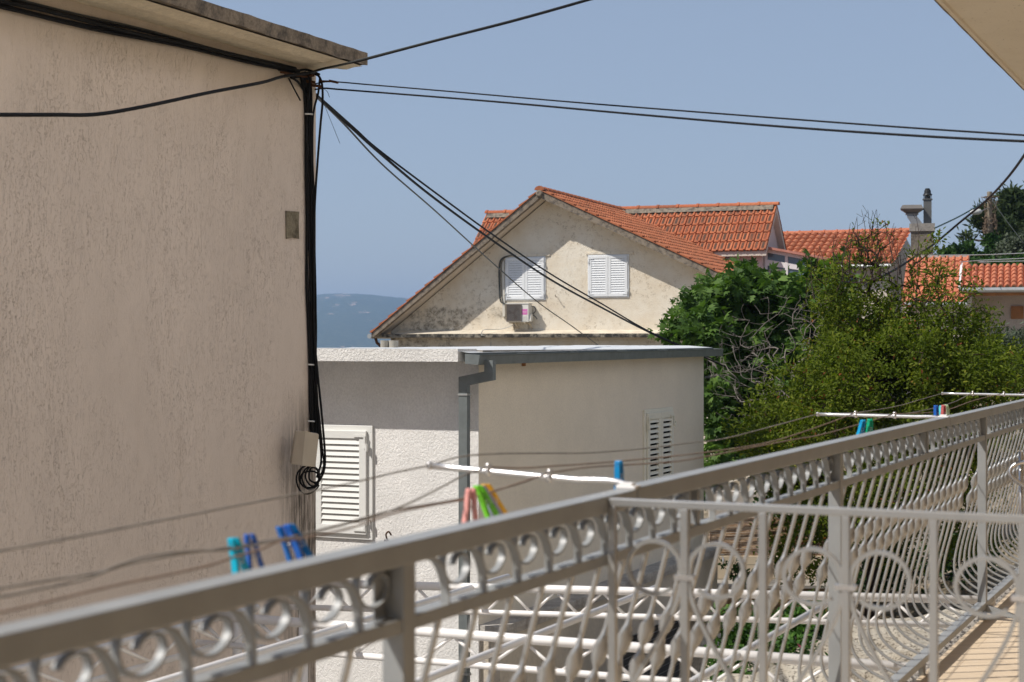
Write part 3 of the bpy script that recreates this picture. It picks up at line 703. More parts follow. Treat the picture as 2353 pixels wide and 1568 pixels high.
for i in range(3):
    an = i*2.094+.4; c0 = AC(.235, L0-.010, .255)
    def fp(r_, a_): return c0+GR*math.cos(a_)*r_+Z_*math.sin(a_)*r_
    mb.prism([fp(.03, an), fp(.10, an+.15), fp(.185, an+.1), fp(.19, an+.75), fp(.11, an+.95), fp(.04, an+.8)], -GD*.008)
mb.lathe(AC(.235, L0-.008, .255), [(.035, 0), (.035, .012)], 12, -GD); mb.build('fan', simple('fan_blade', (.025, .03, .045), .5), ac)
mb = MB(); 
for i in range(20): mb.cbox(AC(.235, L0-.030, .04+i*.0226), GR*.43, GD*.004, Z_*.006)
for i in range(14): mb.cbox(AC(.03+i*.0315, L0-.034, .255), GR*.005, GD*.004, Z_*.45)
for x, z, a, b in ((.235, .03, .44, .014), (.235, .48, .44, .014), (.022, .255, .014, .46), (.448, .255, .014, .46)): mb.cbox(AC(x, L0-.018, z), GR*a, GD*.03, Z_*b)
mb.build('grille', simple('grille_tan', (.20, .165, .13), .5), ac)
mb = MB(); mb.box(AC(.465, L0-.003, .205), GR*.16, GD*.003, Z_*.155); lb_ = mb.build('brand_label', simple('pink_label', (.62, .16, .42), .5, 0, .4, .02), ac)
cu = bpy.data.curves.new("t", 'FONT'); cu.body = "Haier"; cu.size = .072; cu.extrude = .001; cu.align_x = 'CENTER'; cu.align_y = 'CENTER'
to = bpy.data.objects.new("t", cu); COL.objects.link(to); bpy.context.view_layer.update()
me = bpy.data.meshes.new_from_object(to.evaluated_get(bpy.context.evaluated_depsgraph_get())); bpy.data.objects.remove(to)
for v in me.vertices:
    p = AC(.545, L0-.005, .28)+GR*v.co.x*.9+Z_*v.co.y-GD*v.co.z; v.co = p-Vector(ac['_o'])
me.materials.append(simple('label_lettering', (.8, .62, .68), .5)); tx = bpy.data.objects.new('lettering', me); COL.objects.link(tx); tx.parent = lb_; tx['_o'] = ac['_o']
mb = MB()
for i in range(6): mb.cbox(AC(.55, L0-.003, .03+i*.028), GR*.13, GD*.006, Z_*.014)
mb.build('side_vent', acw, ac)
mb = MB(); mb.prism([AC(Wd, L0+.02, .03), AC(Wd, L0+.22, .03), AC(Wd, L0+.22, .24), AC(Wd, L0+.05, .20)], GR*.05); mb.build('valve_cover', acw, ac)
mb = MB()
for x in (.08, .52): mb.box(AC(x, L0, -.035), GR*.035, GD*.33, Z_*.03); mb.box(AC(x, L1+.02, -.2), GR*.035, GD*.035, Z_*.17)
for x in (.22, .62): mb.prism([AC(x, L0+.05, -.03), AC(x+.04, L0+.05, -.03), AC(x+.07, O_-.05, -.19), AC(x+.03, O_-.05, -.19)], GD*.03)
mb.build('wall_bracket', simple('bracket_cream', (.45, .38, .28), .7), ac)
mb = MB(); mb.tube(spline([AC(Wd, L0+.2, .44), AC(Wd+.10, L0+.2, .42), AC(Wd+.12, L0+.22, .30), AC(Wd+.05, L0+.2, .22), AC(Wd+.12, L0+.24, .14), AC(Wd+.16, L0+.24, .08)], 5), .012, 6); mb.build('hose', M_GCAB, ac)
cdt = thing('pipe_trunking', GH(gw(1150, 700)[0], O_, gw(1150, 700)[1]), 'cables and white trunking running up the gable left of the window', 'conduit')
mb = MB(); a = GH(*((gw(1157, 600)[0],)+(O_-.05, gw(1157, 600)[1]))); b = GH(gw(1159, 728)[0], O_-.05, gw(1159, 728)[1]); mb.box(b-GR*.035, GR*.07, GD*.045, a-b); mb.build('trunking', simple('dirty_white_duct', (.55, .52, .45), .6), cdt)
for dx, r_ in ((0, .014), (3, .010), (-2, .010)):
    mb = MB(); mb.tube(spline([GH(gw(x+dx, y)[0], O_-.07, gw(x+dx, y)[1]) for x, y in ((1184, 587), (1165, 590), (1153, 600), (1150, 625), (1151, 665), (1153, 690), (1160, 698), (1180, 699))], 6), r_, 6); mb.build('cable', M_GCAB, cdt)
mb = MB(); mb.tube(spline([GH(gw(x, y)[0], O_-.12 if x > 1140 else O_-.45, gw(x, y)[1]) for x, y in ((1190, 744), (1172, 752), (1150, 757), (1130, 758), (1122, 762), (1120, 770), (1126, 771))]+[GH(gw(1128, y, O_)[0], O_-.02, gw(1128, y)[1]) for y in (776, 800, 830)], 5), .012, 6)
tag(mb.build('drain_hose', simple('pale_hose', (.45, .44, .40), .6), loc=GH(gw(1190, 744)[0], O_, gw(1190, 744)[1])), 'pale drain hose dangling from the air conditioner over the cornice', 'hose')
mb = MB(); h0 = GH(gw(1281, 683)[0], O_-.01, gw(1281, 683)[1]); mb.tube([h0, h0-GD*.10, h0-GD*.16+Z_*.015, h0-GD*.17+Z_*.06], .010, 5)
tag(mb.build('wall_hook', M_RUST, loc=h0), 'small rusty hook between the two gable windows casting a long shadow', 'hook')
# TV aerial behind the ridge
an = thing('roof_aerial', GH(.9, 4.8, zl(.9)), 'thin horizontal aerial on a short mast behind the roof ridge', 'aerial')
pA = W(1378, 490, 50.2); 
mb = MB(); mb.cyl(pA, W(1378, 462, 50.2), .03, 6); mb.build('mast', M_TIN, an)
mb = MB(); mb.cyl(W(1378, 463.5, 50.2), W(1322, 463, 51.4), .014, 5)
for i in range(9): p = W(1328+i*5.5, 463.2, 51.3-i*.12); mb.cyl(p-GD*.18, p+GD*.18, .008, 4)
mb.build('boom', M_TIN, an)
# cross wing behind
LR, ZX = 8.0, EYE+4.22; XL, XR = -4.78, 4.83; LE, ZE = 6.45, EYE+2.78
sv = (GD*(LR-LE)+Z_*(ZX-ZE)).normalized(); nv = (-GD*(ZX-ZE)+Z_*(LR-LE)).normalized(); slen = math.hypot(LR-LE, ZX-ZE)
mb = MB(); roof_tiles(mb, GH(XL, LE, ZE), GR, sv, nv, 46, 5, (XR-XL)/46, slen/5, 'inter', 10, .055, .035); mb.build('cross_roof_tiles', T_WORN, gh)
mb = MB(); mb.uv = []; sv_b = (-GD*(LR-LE)+Z_*(ZX-ZE)).normalized(); nv_b = (GD*(ZX-ZE)+Z_*(LR-LE)).normalized()
roof_tiles(mb, GH(XR, 2*LR-LE, ZE), -GR, sv_b, nv_b, 46, 5, (XR-XL)/46, slen/5, 'inter', 4, .055, .035); mb.build('cross_roof_tiles', T_WORN, gh)
mb = MB(); ridge_tiles(mb, GH(XL, LR, ZX+.05), GH(XR+.04, LR, ZX+.05), .13, .63); mb.build('cross_ridge_tiles', T_WORN, gh)
mb = MB(); mb.prism([GH(XL+.02, LE+.03, ZE-.16), GH(XL+.02, LR, ZX-.19), GH(XL+.02, 2*LR-LE-.03, ZE-.16), GH(XL+.02, 2*LR-LE-.03, ZE-.01), GH(XL+.02, LR, ZX+.0), GH(XL+.02, LE+.03, ZE-.01)], GR*(XR-XL-.04)); mb.build('cross_roof_slab', M_CREAMHOUSE, gh)
mb = MB(); mb.prism([GH(XL+.35, LE+.25, -1.5), GH(XL+.35, LE+.25, ZE-.0), GH(XL+.35, LR, ZX-.2), GH(XL+.35, 2*LR-LE-.25, ZE), GH(XL+.35, 2*LR-LE-.25, -1.5)], GR*(XR-XL-.55)); mb.build('cross_wing_wall', M_PINK, gh)
# mortar under the ridge
mb = MB(); mb.prism([GH(XL+.1, LR-.24, ZX-.12), GH(XL+.1, LR-.10, ZX+.04), GH(XL+.1, LR+.1, ZX+.04), GH(XL+.1, LR+.24, ZX-.12)], GR*(XR-XL-.2)); mb.build('ridge_mortar', M_EDGE, gh)
# sun room
sr = thing('sun_room', GH(5.6, 7.2, EYE), 'white framed sun room with a lean-to tiled roof beside the pink wall', 'sun room')
uL, uR = 4.66, 6.5; Lf = 6.95
zt = lambda u: EYE+2.86-(u-uL)*.20
mb = MB(); ra = [GH(uL, Lf-.2, zt(uL)), GH(uR+.15, Lf-.2, zt(uR+.15)), GH(uR+.15, Lf-.2, zt(uR+.15)+.07), GH(uL, Lf-.2, zt(uL)+.07)]
mb.prism(ra, GD*2.4); mb.build('roof', simple('faded_red_roof', (.45, .20, .15), .8, 0, .2, .25, 6), sr)
mb = MB(); 
mb.prism([GH(uL, Lf, zt(uL)-.50), GH(uR, Lf, zt(uR)-.42), GH(uR, Lf, zt(uR)-.30), GH(uL, Lf, zt(uL)-.32)], GD*.06)
mb.prism([GH(uL, Lf-.02, zt(uL)-.11), GH(uR, Lf-.02, zt(uR)-.11), GH(uR, Lf-.02, zt(uR)-.003), GH(uL, Lf-.02, zt(uL)-.003)], GD*.08)
for u in (uL, uL+.62, uL+1.22, uR-.08): mb.box(GH(u, Lf-.01, EYE-.6), GR*.085, GD*.075, Z_*(zt(u)-.12-EYE+.6))
mb.box(GH(uL+.085, Lf+.005, EYE+.75), GR*(uR-uL-.15), GD*.05, Z_*.09)
mb.build('window_frame', M_FRAME, sr)
mb = MB(); mb.quad(GH(uL+.02, Lf+.04, EYE-.6), GH(uR, Lf+.04, EYE-.6), GH(uR, Lf+.04, zt(uR)-.1), GH(uL+.02, Lf+.04, zt(uL)-.1)); mb.build('glass', M_GLASS, sr)
mb = MB(); mb.box(GH(uL, Lf+.06, EYE-1.5), GR*(uR-uL), GD*2, Z_*.9); mb.box(GH(uR-.06, Lf+.08, EYE-.6), GR*.06, GD*2, Z_*2.9); mb.build('wall', M_CREAMHOUSE, sr)
mb = MB(); 
for u in (uL+.12, uL+.17): mb.box(GH(u if u < uL+.15 else uL+.52, Lf+.015, EYE+.0), GR*.05, GD*.03, Z_*(2.22))
mb.box(GH(uL+.12, Lf+.015, EYE+2.18), GR*.45, GD*.03, Z_*.05); mb.build('sash', simple('beige_sash', (.5, .42, .34), .5), sr)

#@@FARHOUSES
# ================================================================== HOUSES BEHIND, RIGHT
h3 = thing('long_roofed_house', W(1950, 620, 57), 'low house with a long orange canal-tile roof behind the blossomless plum top', 'house')
a = W(1798, 541, 60.2); b = W(2098, 533, 58.3); a.z = b.z = EYE+3.95; e1 = (b-a).normalized(); ln = (b-a).length
bk = Z_.cross(e1).normalized(); bk = bk if bk.y > 0 else -bk
run, drop = 3.3, 1.32; el = a-bk*run-Z_*drop-e1*.3
sv = (bk*run+Z_*drop).normalized(); nv = (-bk*drop+Z_*run).normalized(); slen = math.hypot(run, drop)
mb = MB(); roof_tiles(mb, el, e1, sv, nv, 20, 9, ln/18.8, slen/9, 'canal', 8, .085, .045); mb.build('roof_tiles', T_CANAL, h3)
mb = MB(); ridge_tiles(mb, a-e1*.3+Z_*.05, b+Z_*.05, .13, .45); mb.build('ridge_tiles', T_CANAL2, h3)
mb = MB(); p = el+bk*.35-Z_*3.2-e1*0; mb.prism([p+e1*.2, p+e1*.2+Z_*3.25, a-Z_*.1-e1*.1, a+bk*3-Z_*1.2, a+bk*3-Z_*5], e1*(ln-.2)); mb.build('wall', M_CREAMHOUSE, h3)
mb = MB(); mb.tube([el-bk*.05-Z_*.03, el-bk*.05-Z_*.03+e1*(ln+.2)], .07, 8); mb.build('gutter', M_GUTL, h3)
for x in (1.9, 3.0):
    mb = MB(); q = el+bk*.32+e1*x-Z_*.75; mb.box(q, e1*.75, bk*.05, Z_*.5); f = mb.build('window', M_FRAME, h3)
    mb = MB(); mb.box(q+e1*.06-bk*.01+Z_*.06, e1*.63, bk*.02, Z_*.38); mb.build('pane', M_GLASS, h3 if 0 else f)
# chimney block
ch = thing('chimney_stack', W(2118, 600, 56), 'wide cement chimney block with a square flue and a bent metal hood', 'chimney')
Yk = 56.0
def CH(x, y, d=0): return W(x, y, Yk+d)
ex = Vector((1, -.25, 0)).normalized(); ey = Vector((.25, 1, 0)).normalized()
m_ch = concrete('sooty_render', (.23, .195, .15), (.12, .10, .08), 2.5)
p = CH(2093, 532); wd = .74
mb = MB(); mb.box(Vector((p.x, p.y, -1)), ex*wd, ey*.6, Z_*(p.z+1)); mb.build('stack', m_ch, ch)
mb = MB(); mb.box(p-ex*.05-ey*.05+Z_*.001, ex*(wd+.10), ey*.7, Z_*.26); mb.build('cap', M_CONC, ch)
q = CH(2122, 515); m_fl = simple('dark_flue', (.13, .13, .125), .6, .2, .4, .25, 3)
mb = MB(); mb.box(q+ey*.15, ex*.27, ey*.28, Z_*.83); mb.box(q+ey*.12-ex*.03+Z_*.832, ex*.33, ey*.34, Z_*.03); mb.build('flue', m_fl, ch)
c0 = q+ex*.135+ey*.29+Z_*.865
mb = MB(); mb.lathe(c0, [(.10, 0), (.10, .10)], 12)
for s_ in (-1, 1):
    mb.cbox(c0+ex*.12*s_+Z_*.06, ex*.02, ey*.02, Z_*.14)
mb.lathe(c0+Z_*.12, [(.15, 0), (.16, .01), (.145, .05), (.12, .06), (.105, .18), (.08, .20), (.085, .23), (.05, .24)], 16); mb.build('cowl', simple('black_cowl', (.025, .026, .026), .5, .3), ch)
hm = simple('brown_tin_hood', (.16, .145, .13), .5, .4, .4, .2, 3)
mb = MB(); q = CH(2076, 498)
def fr_(cx_, z, w2, d2): c_ = q+ex*cx_+ey*.3+Z_*z; return [c_-ex*w2-ey*d2, c_+ex*w2-ey*d2, c_+ex*w2+ey*d2, c_-ex*w2+ey*d2]
def loft(rings):
    base = len(mb.v)
    for r in rings: mb.v += r
    for i in range(len(rings)-1):
        for j in range(4): mb.f.append((base+i*4+j, base+i*4+(j+1) % 4, base+i*4+4+(j+1) % 4, base+i*4+4+j))
    mb.f.append((base+3, base+2, base+1, base)); t_ = base+4*(len(rings)-1); mb.f.append((t_, t_+1, t_+2, t_+3))
loft([fr_(.43, .0-.27, .18, .15), fr_(.42, -.2, .18, .15), fr_(.36, -.10, .17, .15), fr_(.29, .0, .17, .15), fr_(.28, .08, .17, .15)]); 
mb.build('bent_duct', simple('grey_duct', (.25, .25, .25), .5, .4, .4, .15), ch)
mb = MB(); loft([fr_(.28, .08, .21, .18), fr_(.28, .11, .21, .18), fr_(.28, .112, .17, .14), fr_(.28, .26, .38, .26), fr_(.28, .28, .38, .26), fr_(.28, .40, .31, .2)]); mb.build('hood', hm, ch)
# house four: steep short roof
h4 = thing('small_tiled_outbuilding', W(2170, 700, 46), 'small outbuilding with salmon tiled roof between the chimney and the porch', 'outbuilding')
a = W(2085, 593, 48.5); b = W(2228, 589, 48); a.z = b.z = EYE+2.52; e1 = (b-a).normalized(); ln = (b-a).length; bk = Z_.cross(e1).normalized(); bk = bk if bk.y > 0 else -bk
run, drop = 3.0, 1.42; el = a-bk*run-Z_*drop; sv = (bk*run+Z_*drop).normalized(); nv = (-bk*drop+Z_*run).normalized(); slen = math.hypot(run, drop)
mb = MB(); roof_tiles(mb, el, e1, sv, nv, 9, 9, ln/9, slen/9, 'inter', 8, .07, .035); mb.build('roof_tiles', T_CANAL2, h4)
mb = MB(); mb.box(a-Z_*.06-bk*.05, e1*ln, bk*.3, Z_*.12); mb.build('ridge_mortar', M_LEDGE, h4)
mb = MB(); p = el+bk*.3; mb.prism([p-Z_*3, p-Z_*.0+Z_*.08, a-Z_*.08, a+bk*.3-Z_*.08, a+bk*.3-Z_*4], e1*(ln-.05)); mb.build('wall', M_CREAMHOUSE, h4)
mb = MB(); mb.tube([el-bk*.06-Z_*.03, el-bk*.06-Z_*.03+e1*ln], .06, 8); mb.build('gutter', M_GUTL, h4)
# porch house at the right edge
h5 = thing('porch_house', W(2290, 740, 44), 'pale porch house with an orange tiled roof and wooden beam at the right edge', 'house')
a = W(2212, 613, 47.5); b = W(2560, 612, 46.3); a.z = b.z = EYE+2.2; e1 = (b-a).normalized(); ln = (b-a).length; bk = Z_.cross(e1).normalized(); bk = bk if bk.y > 0 else -bk
run, drop = 1.75, .68; el = a-bk*run-Z_*drop; sv = (bk*run+Z_*drop).normalized(); nv = (-bk*drop+Z_*run).normalized(); slen = math.hypot(run, drop)
mb = MB(); roof_tiles(mb, el, e1, sv, nv, 23, 6, ln/23, slen/6, 'canal', 8, .075, .035); mb.build('roof_tiles', T_CANAL2, h5)
mb = MB(); mb.tube([el-bk*.07-Z_*.05, el-bk*.07-Z_*.05+e1*ln], .075, 10); mb.build('gutter', M_GUTL, h5)
mb = MB(); mb.box(el+bk*.10-Z_*.20, e1*ln, bk*.12, Z_*.13); mb.build('beam', M_WOOD, h5)
mb = MB(); mb.box(el+bk*.08-Z_*3.4, e1*.30, bk*.3, Z_*3.19); mb.build('pillar', M_CREAMHOUSE, h5)
mb = MB(); mb.box(el+bk*1.62-Z_*3.4, e1*ln, bk*.2, Z_*4.0); mb.box(a+bk*.05-Z_*2-e1*0, e1*.2, bk*2, Z_*1.9); mb.build('wall', M_CREAMHOUSE, h5)
mb = MB(); mb.box(el-e1*.06-Z_*.05, e1*.06, run*bk+Z_*drop, Z_*.16); mb.build('verge_board', M_FRAME, h5)
mb = MB(); q = el+bk*1.55+e1*1.33-Z_*.82; mb.box(q, e1*.34, bk*.07, Z_*.36); wb = mb.build('wooden_box', M_WOOD, loc=q); tag(wb, 'square brown wooden box on the pale porch wall at the right edge', 'box')

# utility pole with dry vines, lamp
up = thing('utility_pole', W(2275, 640, 60), 'weathered wooden utility pole wrapped in dry vines and ivy', 'utility pole')
mb = MB(); pt_, pb_ = W(2274, 441, 60), W(2277, 900, 60); mb.cyl(pb_, pt_, .115, 10, .09); mb.build('pole', simple('weathered_pole_wood', (.23, .19, .14), .9, 0, .1, .3, 5), up)
mb = MB()
for i in range(70):
    z0 = random.uniform(.0, 2.3); an = random.uniform(0, 6.28); pts = []
    for j in range(7):
        rr = .12+random.uniform(0, .22)*(.4+.6*math.sin(j)**2); an += random.uniform(-.9, .9); z0 += random.uniform(-.25, .28)
        pts.append(W(2275, 545, 60)+Vector((math.cos(an)*rr, math.sin(an)*rr, min(z0, 1.45)-.0)))
    mb.tube(pts, .011, 4)
mb.build('dry_vines', simple('dry_vine_bark', (.22, .16, .11), .95, 0, .1), up)
sl_ = thing('street_lamp', W(2245, 490, 59.6), 'old white street lamp head hanging left of the vine-covered pole', 'street lamp')
mb = MB(); mb.tube(spline([W(2272, 478, 59.9), W(2262, 482, 59.8), W(2256, 486, 59.7)], 4), .02, 6); mb.build('arm', M_TIN, sl_)
mb = MB(); p = W(2243, 487, 59.6); ax_ = Vector((-1, -.1, -.12)).normalized()
mb.lathe(p+Vector((.22, .02, .02)), [(.02, 0), (.09, .06), (.11, .18), (.10, .32), (.05, .43), (.01, .45)], 12, ax_); mb.build('head', simple('chalky_lamp_enamel', (.55, .54, .50), .6), sl_, smooth=True)

line_thing('twisted black cable climbing from the chimney roof to the right edge', 'cable', [W(1990, 655, 38), W(2060, 618, 40), W(2145, 562, 43), W(2205, 512, 42), W(2265, 462, 40), W(2310, 415, 36), W(2353, 358, 32), W(2400, 280, 28)], .028, n=8)
line_thing('dark green cable from the pole top sloping down to the chimney', 'cable', [W(2272, 461, 60), W(2240, 478, 59), W(2200, 500, 58), W(2145, 526, 57)], .025, simple('dark_green_cable', (.02, .05, .04), .6))
line_thing('thin guy wire slanting right from the pole across the pines', 'wire', [W(2276, 452, 60), W(2300, 490, 59), W(2353, 560, 57)], .010, M_GCAB)
for i, (ya, yb, lab) in enumerate(((590, 583, 'topmost of the pale wires above the porch roof'), (603, 595, 'middle one of the pale wires above the porch roof'), (606, 601, 'lowest of the pale wires above the porch roof'))):
    line_thing(lab, 'wire', [W(2135+i*70, ya-(3 if i == 0 else 0), 46), W(2250, ya-4, 44), W(2353, yb-1, 42), W(2450, yb-6, 40)], .011, M_GUTL, 'overhead_wire', 'pale wires over the porch roof')

#@@TREES
# ================================================================== PLANTS
import numpy as np
def leaf_mat(name, stops, trans=.35, rough=.55):
    m = M_(name, rough, 0, .18); a = m.n("ShaderNodeAttribute"); a.attribute_name = 'rnd'
    c = m.ramp(a.outputs['Fac'], stops); m.col(c)
    tr = m.n("ShaderNodeBsdfTranslucent"); m.l(m.mix(1.0, c, (1.0, 1.15, .5), 'MULTIPLY'), tr.inputs[0])
    mx = m.n("ShaderNodeMixShader"); mx.inputs[0].default_value = trans
    m.l(m.b.outputs[0], mx.inputs[1]); m.l(tr.outputs[0], mx.inputs[2]); m.l(mx.outputs[0], m.out.inputs[0]); return m.m
L_FIG = leaf_mat('fig_leaf', [(0, (.040, .080, .018)), (.5, (.075, .140, .028)), (.85, (.12, .20, .040)), (1, (.17, .26, .06))], .34, .6)
L_PLUM = leaf_mat('plum_leaf', [(0, (.050, .080, .008)), (.4, (.095, .130, .010)), (.8, (.15, .185, .016)), (.91, (.26, .26, .03)), (.925, (.26, .08, .03)), (1, (.18, .06, .025))], .42, .7)
L_PLANT = leaf_mat('garden_leaf', [(0, (.025, .07, .012)), (.6, (.05, .12, .02)), (.96, (.09, .18, .03)), (1, (.5, .06, .18))], .3, .5)
L_PINE = leaf_mat('pine_needle', [(0, (.015, .028, .010)), (.6, (.035, .055, .016)), (1, (.075, .10, .026))], .15, .7)
L_BUSH = leaf_mat('hedge_leaf', [(0, (.02, .05, .012)), (.6, (.045, .10, .02)), (1, (.09, .16, .03))], .3, .5)
L_OLIVE = leaf_mat('grey_green_leaf', [(0, (.05, .065, .04)), (1, (.11, .13, .085))], .2, .6)
L_IVY = leaf_mat('ivy_leaf', [(0, (.015, .04, .01)), (1, (.05, .11, .02))], .25, .45)
B_DARK = simple('dark_bark', (.050, .034, .026), .95, 0, .1, .3, 8)
B_GREY = simple('pale_dead_bark', (.19, .165, .145), .9, 0, .1, .35, 10)
SHAPES = {
 'oval': ([(0, 0, 0), (.28, .30, .05), (.30, .65, .02), (0, 1, -.08), (-.28, .65, .02), (-.26, .30, .05), (0, .5, -.06)], [(0, 1, 6), (1, 2, 6), (2, 3, 6), (3, 4, 6), (4, 5, 6), (5, 0, 6)]),
 'slim': ([(0, 0, 0), (.19, .30, .06), (.20, .65, .02), (0, 1, -.12), (-.20, .65, .02), (-.19, .30, .06), (0, .5, -.05)], [(0, 1, 6), (1, 2, 6), (2, 3, 6), (3, 4, 6), (4, 5, 6), (5, 0, 6)]),
 'fig': ([(0, 0, 0), (.30, -.02, .0), (.52, .22, -.06), (.25, .33, .04), (.48, .66, -.08), (.17, .58, .05), (0, 1, -.12), (-.17, .58, .05), (-.48, .66, -.08), (-.25, .33, .04), (-.52, .22, -.06), (-.30, -.02, 0)], [(0, 1, 3), (1, 2, 3), (3, 5, 0), (3, 4, 5), (5, 6, 7), (5, 7, 0), (7, 8, 9), (7, 9, 0), (9, 10, 11), (9, 11, 0)]),
 'needle': ([(0, 0, 0), (.10, .5, .1), (0, 1, 0), (-.10, .5, -.1)], [(0, 1, 2), (0, 2, 3)]),
 'tri': ([(-.3, .1, 0), (.3, .1, 0.05), (.1, 1, -.1), (-.2, .7, 0.1)], [(0, 1, 2), (0, 2, 3)]),
}
rng = np.random.default_rng(11)
def leaves_obj(name, parent, pos, dirs, size, shape, mat, rnd=None, loc=None, updown=.6, part=True):
    """pos Nx3, dirs Nx3 (leaf axis), size N"""
    vs, fs = SHAPES[shape]; V0 = np.array(vs); N = len(pos)
    d = dirs/np.maximum(np.linalg.norm(dirs, axis=1, keepdims=True), 1e-6)
    nrm = rng.normal(size=(N, 3))*(1-updown)*1.1; nrm[:, 2] += updown*1.3
    s = np.cross(d, nrm); s /= np.maximum(np.linalg.norm(s, axis=1, keepdims=True), 1e-6); nn = np.cross(s, d)
    P_ = pos[:, None, :]+(V0[None, :, 0:1]*s[:, None, :]+V0[None, :, 1:2]*d[:, None, :]+V0[None, :, 2:3]*nn[:, None, :])*size[:, None, None]
    off = np.array(parent['_o']) if parent is not None else np.array(loc)
    P_ = (P_-off).reshape(-1, 3); k = len(vs); F = np.array(fs)
    FF = (F[None]+np.arange(N)[:, None, None]*k).reshape(-1, 3)
    me = bpy.data.meshes.new(name); me.vertices.add(len(P_)); me.vertices.foreach_set("co", P_.astype(np.float32).ravel())
    me.loops.add(len(FF)*3); me.loops.foreach_set("vertex_index", FF.astype(np.int32).ravel())
    me.polygons.add(len(FF)); me.polygons.foreach_set("loop_start", np.arange(0, len(FF)*3, 3, dtype=np.int32))
    me.update(calc_edges=True); me.validate()
    if rnd is None: rnd = rng.random(N)
    at = me.attributes.new("rnd", 'FLOAT', 'FACE'); at.data.foreach_set("value", np.repeat(rnd, len(fs)).astype(np.float32))
    me.materials.append(mat); o = bpy.data.objects.new(name, me); COL.objects.link(o); o['_o'] = tuple(float(x) for x in off)
    if parent is not None: o.parent = parent
    else: o.location = [float(x) for x in off]
    return o
def in_ells(ells, n, shell=.0, thr=-.25, fs=.9, seed=0):
    """points inside a union of ellipsoids, thinned by noise so that the crown has gaps"""
    vol = np.array([e[1][0]*e[1][1]*e[1][2]*(e[2] if len(e) > 2 else 1) for e in ells]); pr = vol/vol.sum(); out = []
    while len(out) < n:
        e = ells[rng.choice(len(ells), p=pr)]; v = rng.normal(size=3); v /= np.linalg.norm(v)
        r = rng.random()**(1/3); r = max(r, shell*rng.random()) if shell else r
        q = Vector(e[0])+Vector((v[0]*e[1][0]*r, v[1]*e[1][1]*r, v[2]*e[1][2]*r))
        if mnoise.noise(q*fs+Vector((seed, 0, 0))) > thr: out.append(q)
    return out
def skeleton(base, targets, parent, mat, r0, rmin, trunk=None, name='branch', wig=.12, tn='trunk'):
    """greedy growth: every target joins the nearest node already grown. trunk is one mesh, branches another"""
    trunk = trunk or [base, base+Vector((0, 0, 1))]
    nodes = [Vector(p) for p in spline(trunk, 5)]; par = [max(0, i-1) for i in range(len(nodes))]; nt_ = len(nodes)
    T = sorted(targets, key=lambda p: min((p-nodes[j]).length for j in range(0, nt_, 2)))
    A = np.array([tuple(p) for p in nodes]); edges = []
    for p in T:
        d = np.linalg.norm(A-np.array(tuple(p)), axis=1)+np.maximum(0, A[:, 2]-p.z)*.9; j = int(d.argmin()); q = nodes[j]
        L = (p-q).length; k = max(1, int(L/.35)); prev = j
        for i in range(1, k+1):
            f = i/k; c = q.lerp(p, f)+(Vector(rng.normal(size=3))*wig*L*.25*math.sin(3.14*f) if i < k else Vector((0, 0, 0)))
            c.z -= .0; nodes.append(c); par.append(prev); prev = len(nodes)-1; A = np.vstack([A, np.array(tuple(c))])
    w_ = [0]*len(nodes)
    for i in range(len(nodes)-1, 0, -1): w_[i] += 1; w_[par[i]] += w_[i]
    wm = max(w_); rad_ = [max(rmin, r0*(x/wm)**.45) for x in w_]
    tb, bb = MB(), MB()
    tb.sweep(nodes[:nt_], lambda i, t: [(math.cos(a*.785)*rad_[i]*(1.25 if i == 0 else 1), math.sin(a*.785)*rad_[i]*(1.25 if i == 0 else 1)) for a in range(8)])
    ch_ = {}
    for i in range(nt_, len(nodes)): ch_.setdefault(par[i], []).append(i)
    done = set()
    for i in range(nt_, len(nodes)):
        if i in done: continue
        chain = [par[i], i]; done.add(i)
        while True:
            c = [x for x in ch_.get(chain[-1], []) if x not in done]
            if not c: break
            nx_ = max(c, key=lambda x: w_[x]); chain.append(nx_); done.add(nx_)
        rr = [rad_[x] for x in chain]; rr[0] = min(rr[0], rr[1]*1.2)
        ns = 6 if rr[0] > .02 else 4
        if len(chain) > 3:
            sp_ = spline([nodes[x] for x in chain], 2); rr = [rr[k//2] if k % 2 == 0 else (rr[k//2]+rr[k//2+1])/2 for k in range(len(sp_))]; chain = None
        bb.sweep(sp_ if chain is None else [nodes[x] for x in chain], lambda i, t: [(math.cos(a*6.2832/ns)*rr[i], math.sin(a*6.2832/ns)*rr[i]) for a in range(ns)], cap=False)
    t_ = tb.build(tn, mat, parent, smooth=True); b_ = bb.build(name, mat, parent, smooth=True); return nodes, par
def clump_leaves(cs, per, spread, size, jit=.3, tone=.0, face=None):
    pos, dr, sz, rn = [], [], [], []
    for c in cs:
        tone_c = rng.random(); n = rng.poisson(per)
        ax = rng.normal(size=3); ax[2] = abs(ax[2])*.6; ax /= np.linalg.norm(ax)
        for _ in range(n):
            t = rng.random(); v = rng.normal(size=3); v /= np.linalg.norm(v)
            p = np.array(tuple(c))+ax*(t-.4)*spread*1.6+v*spread*.45*rng.random()
            pos.append(p); dr.append(ax*.5+v*.9+np.array([0, 0, -.15])); sz.append(size*(1+jit*rng.normal()*.6)); rn.append(min(1, max(0, rng.random()*(1-tone)+tone*tone_c)))
    return np.array(pos), np.array(dr), np.abs(np.array(sz)), np.array(rn)
def E(x, y, Y, rx, ry, rY=None, wt=1):
    s = Y/FPX; return (W(x, y, Y), (rx*s, (rY if rY else rx*s), ry*s), wt)

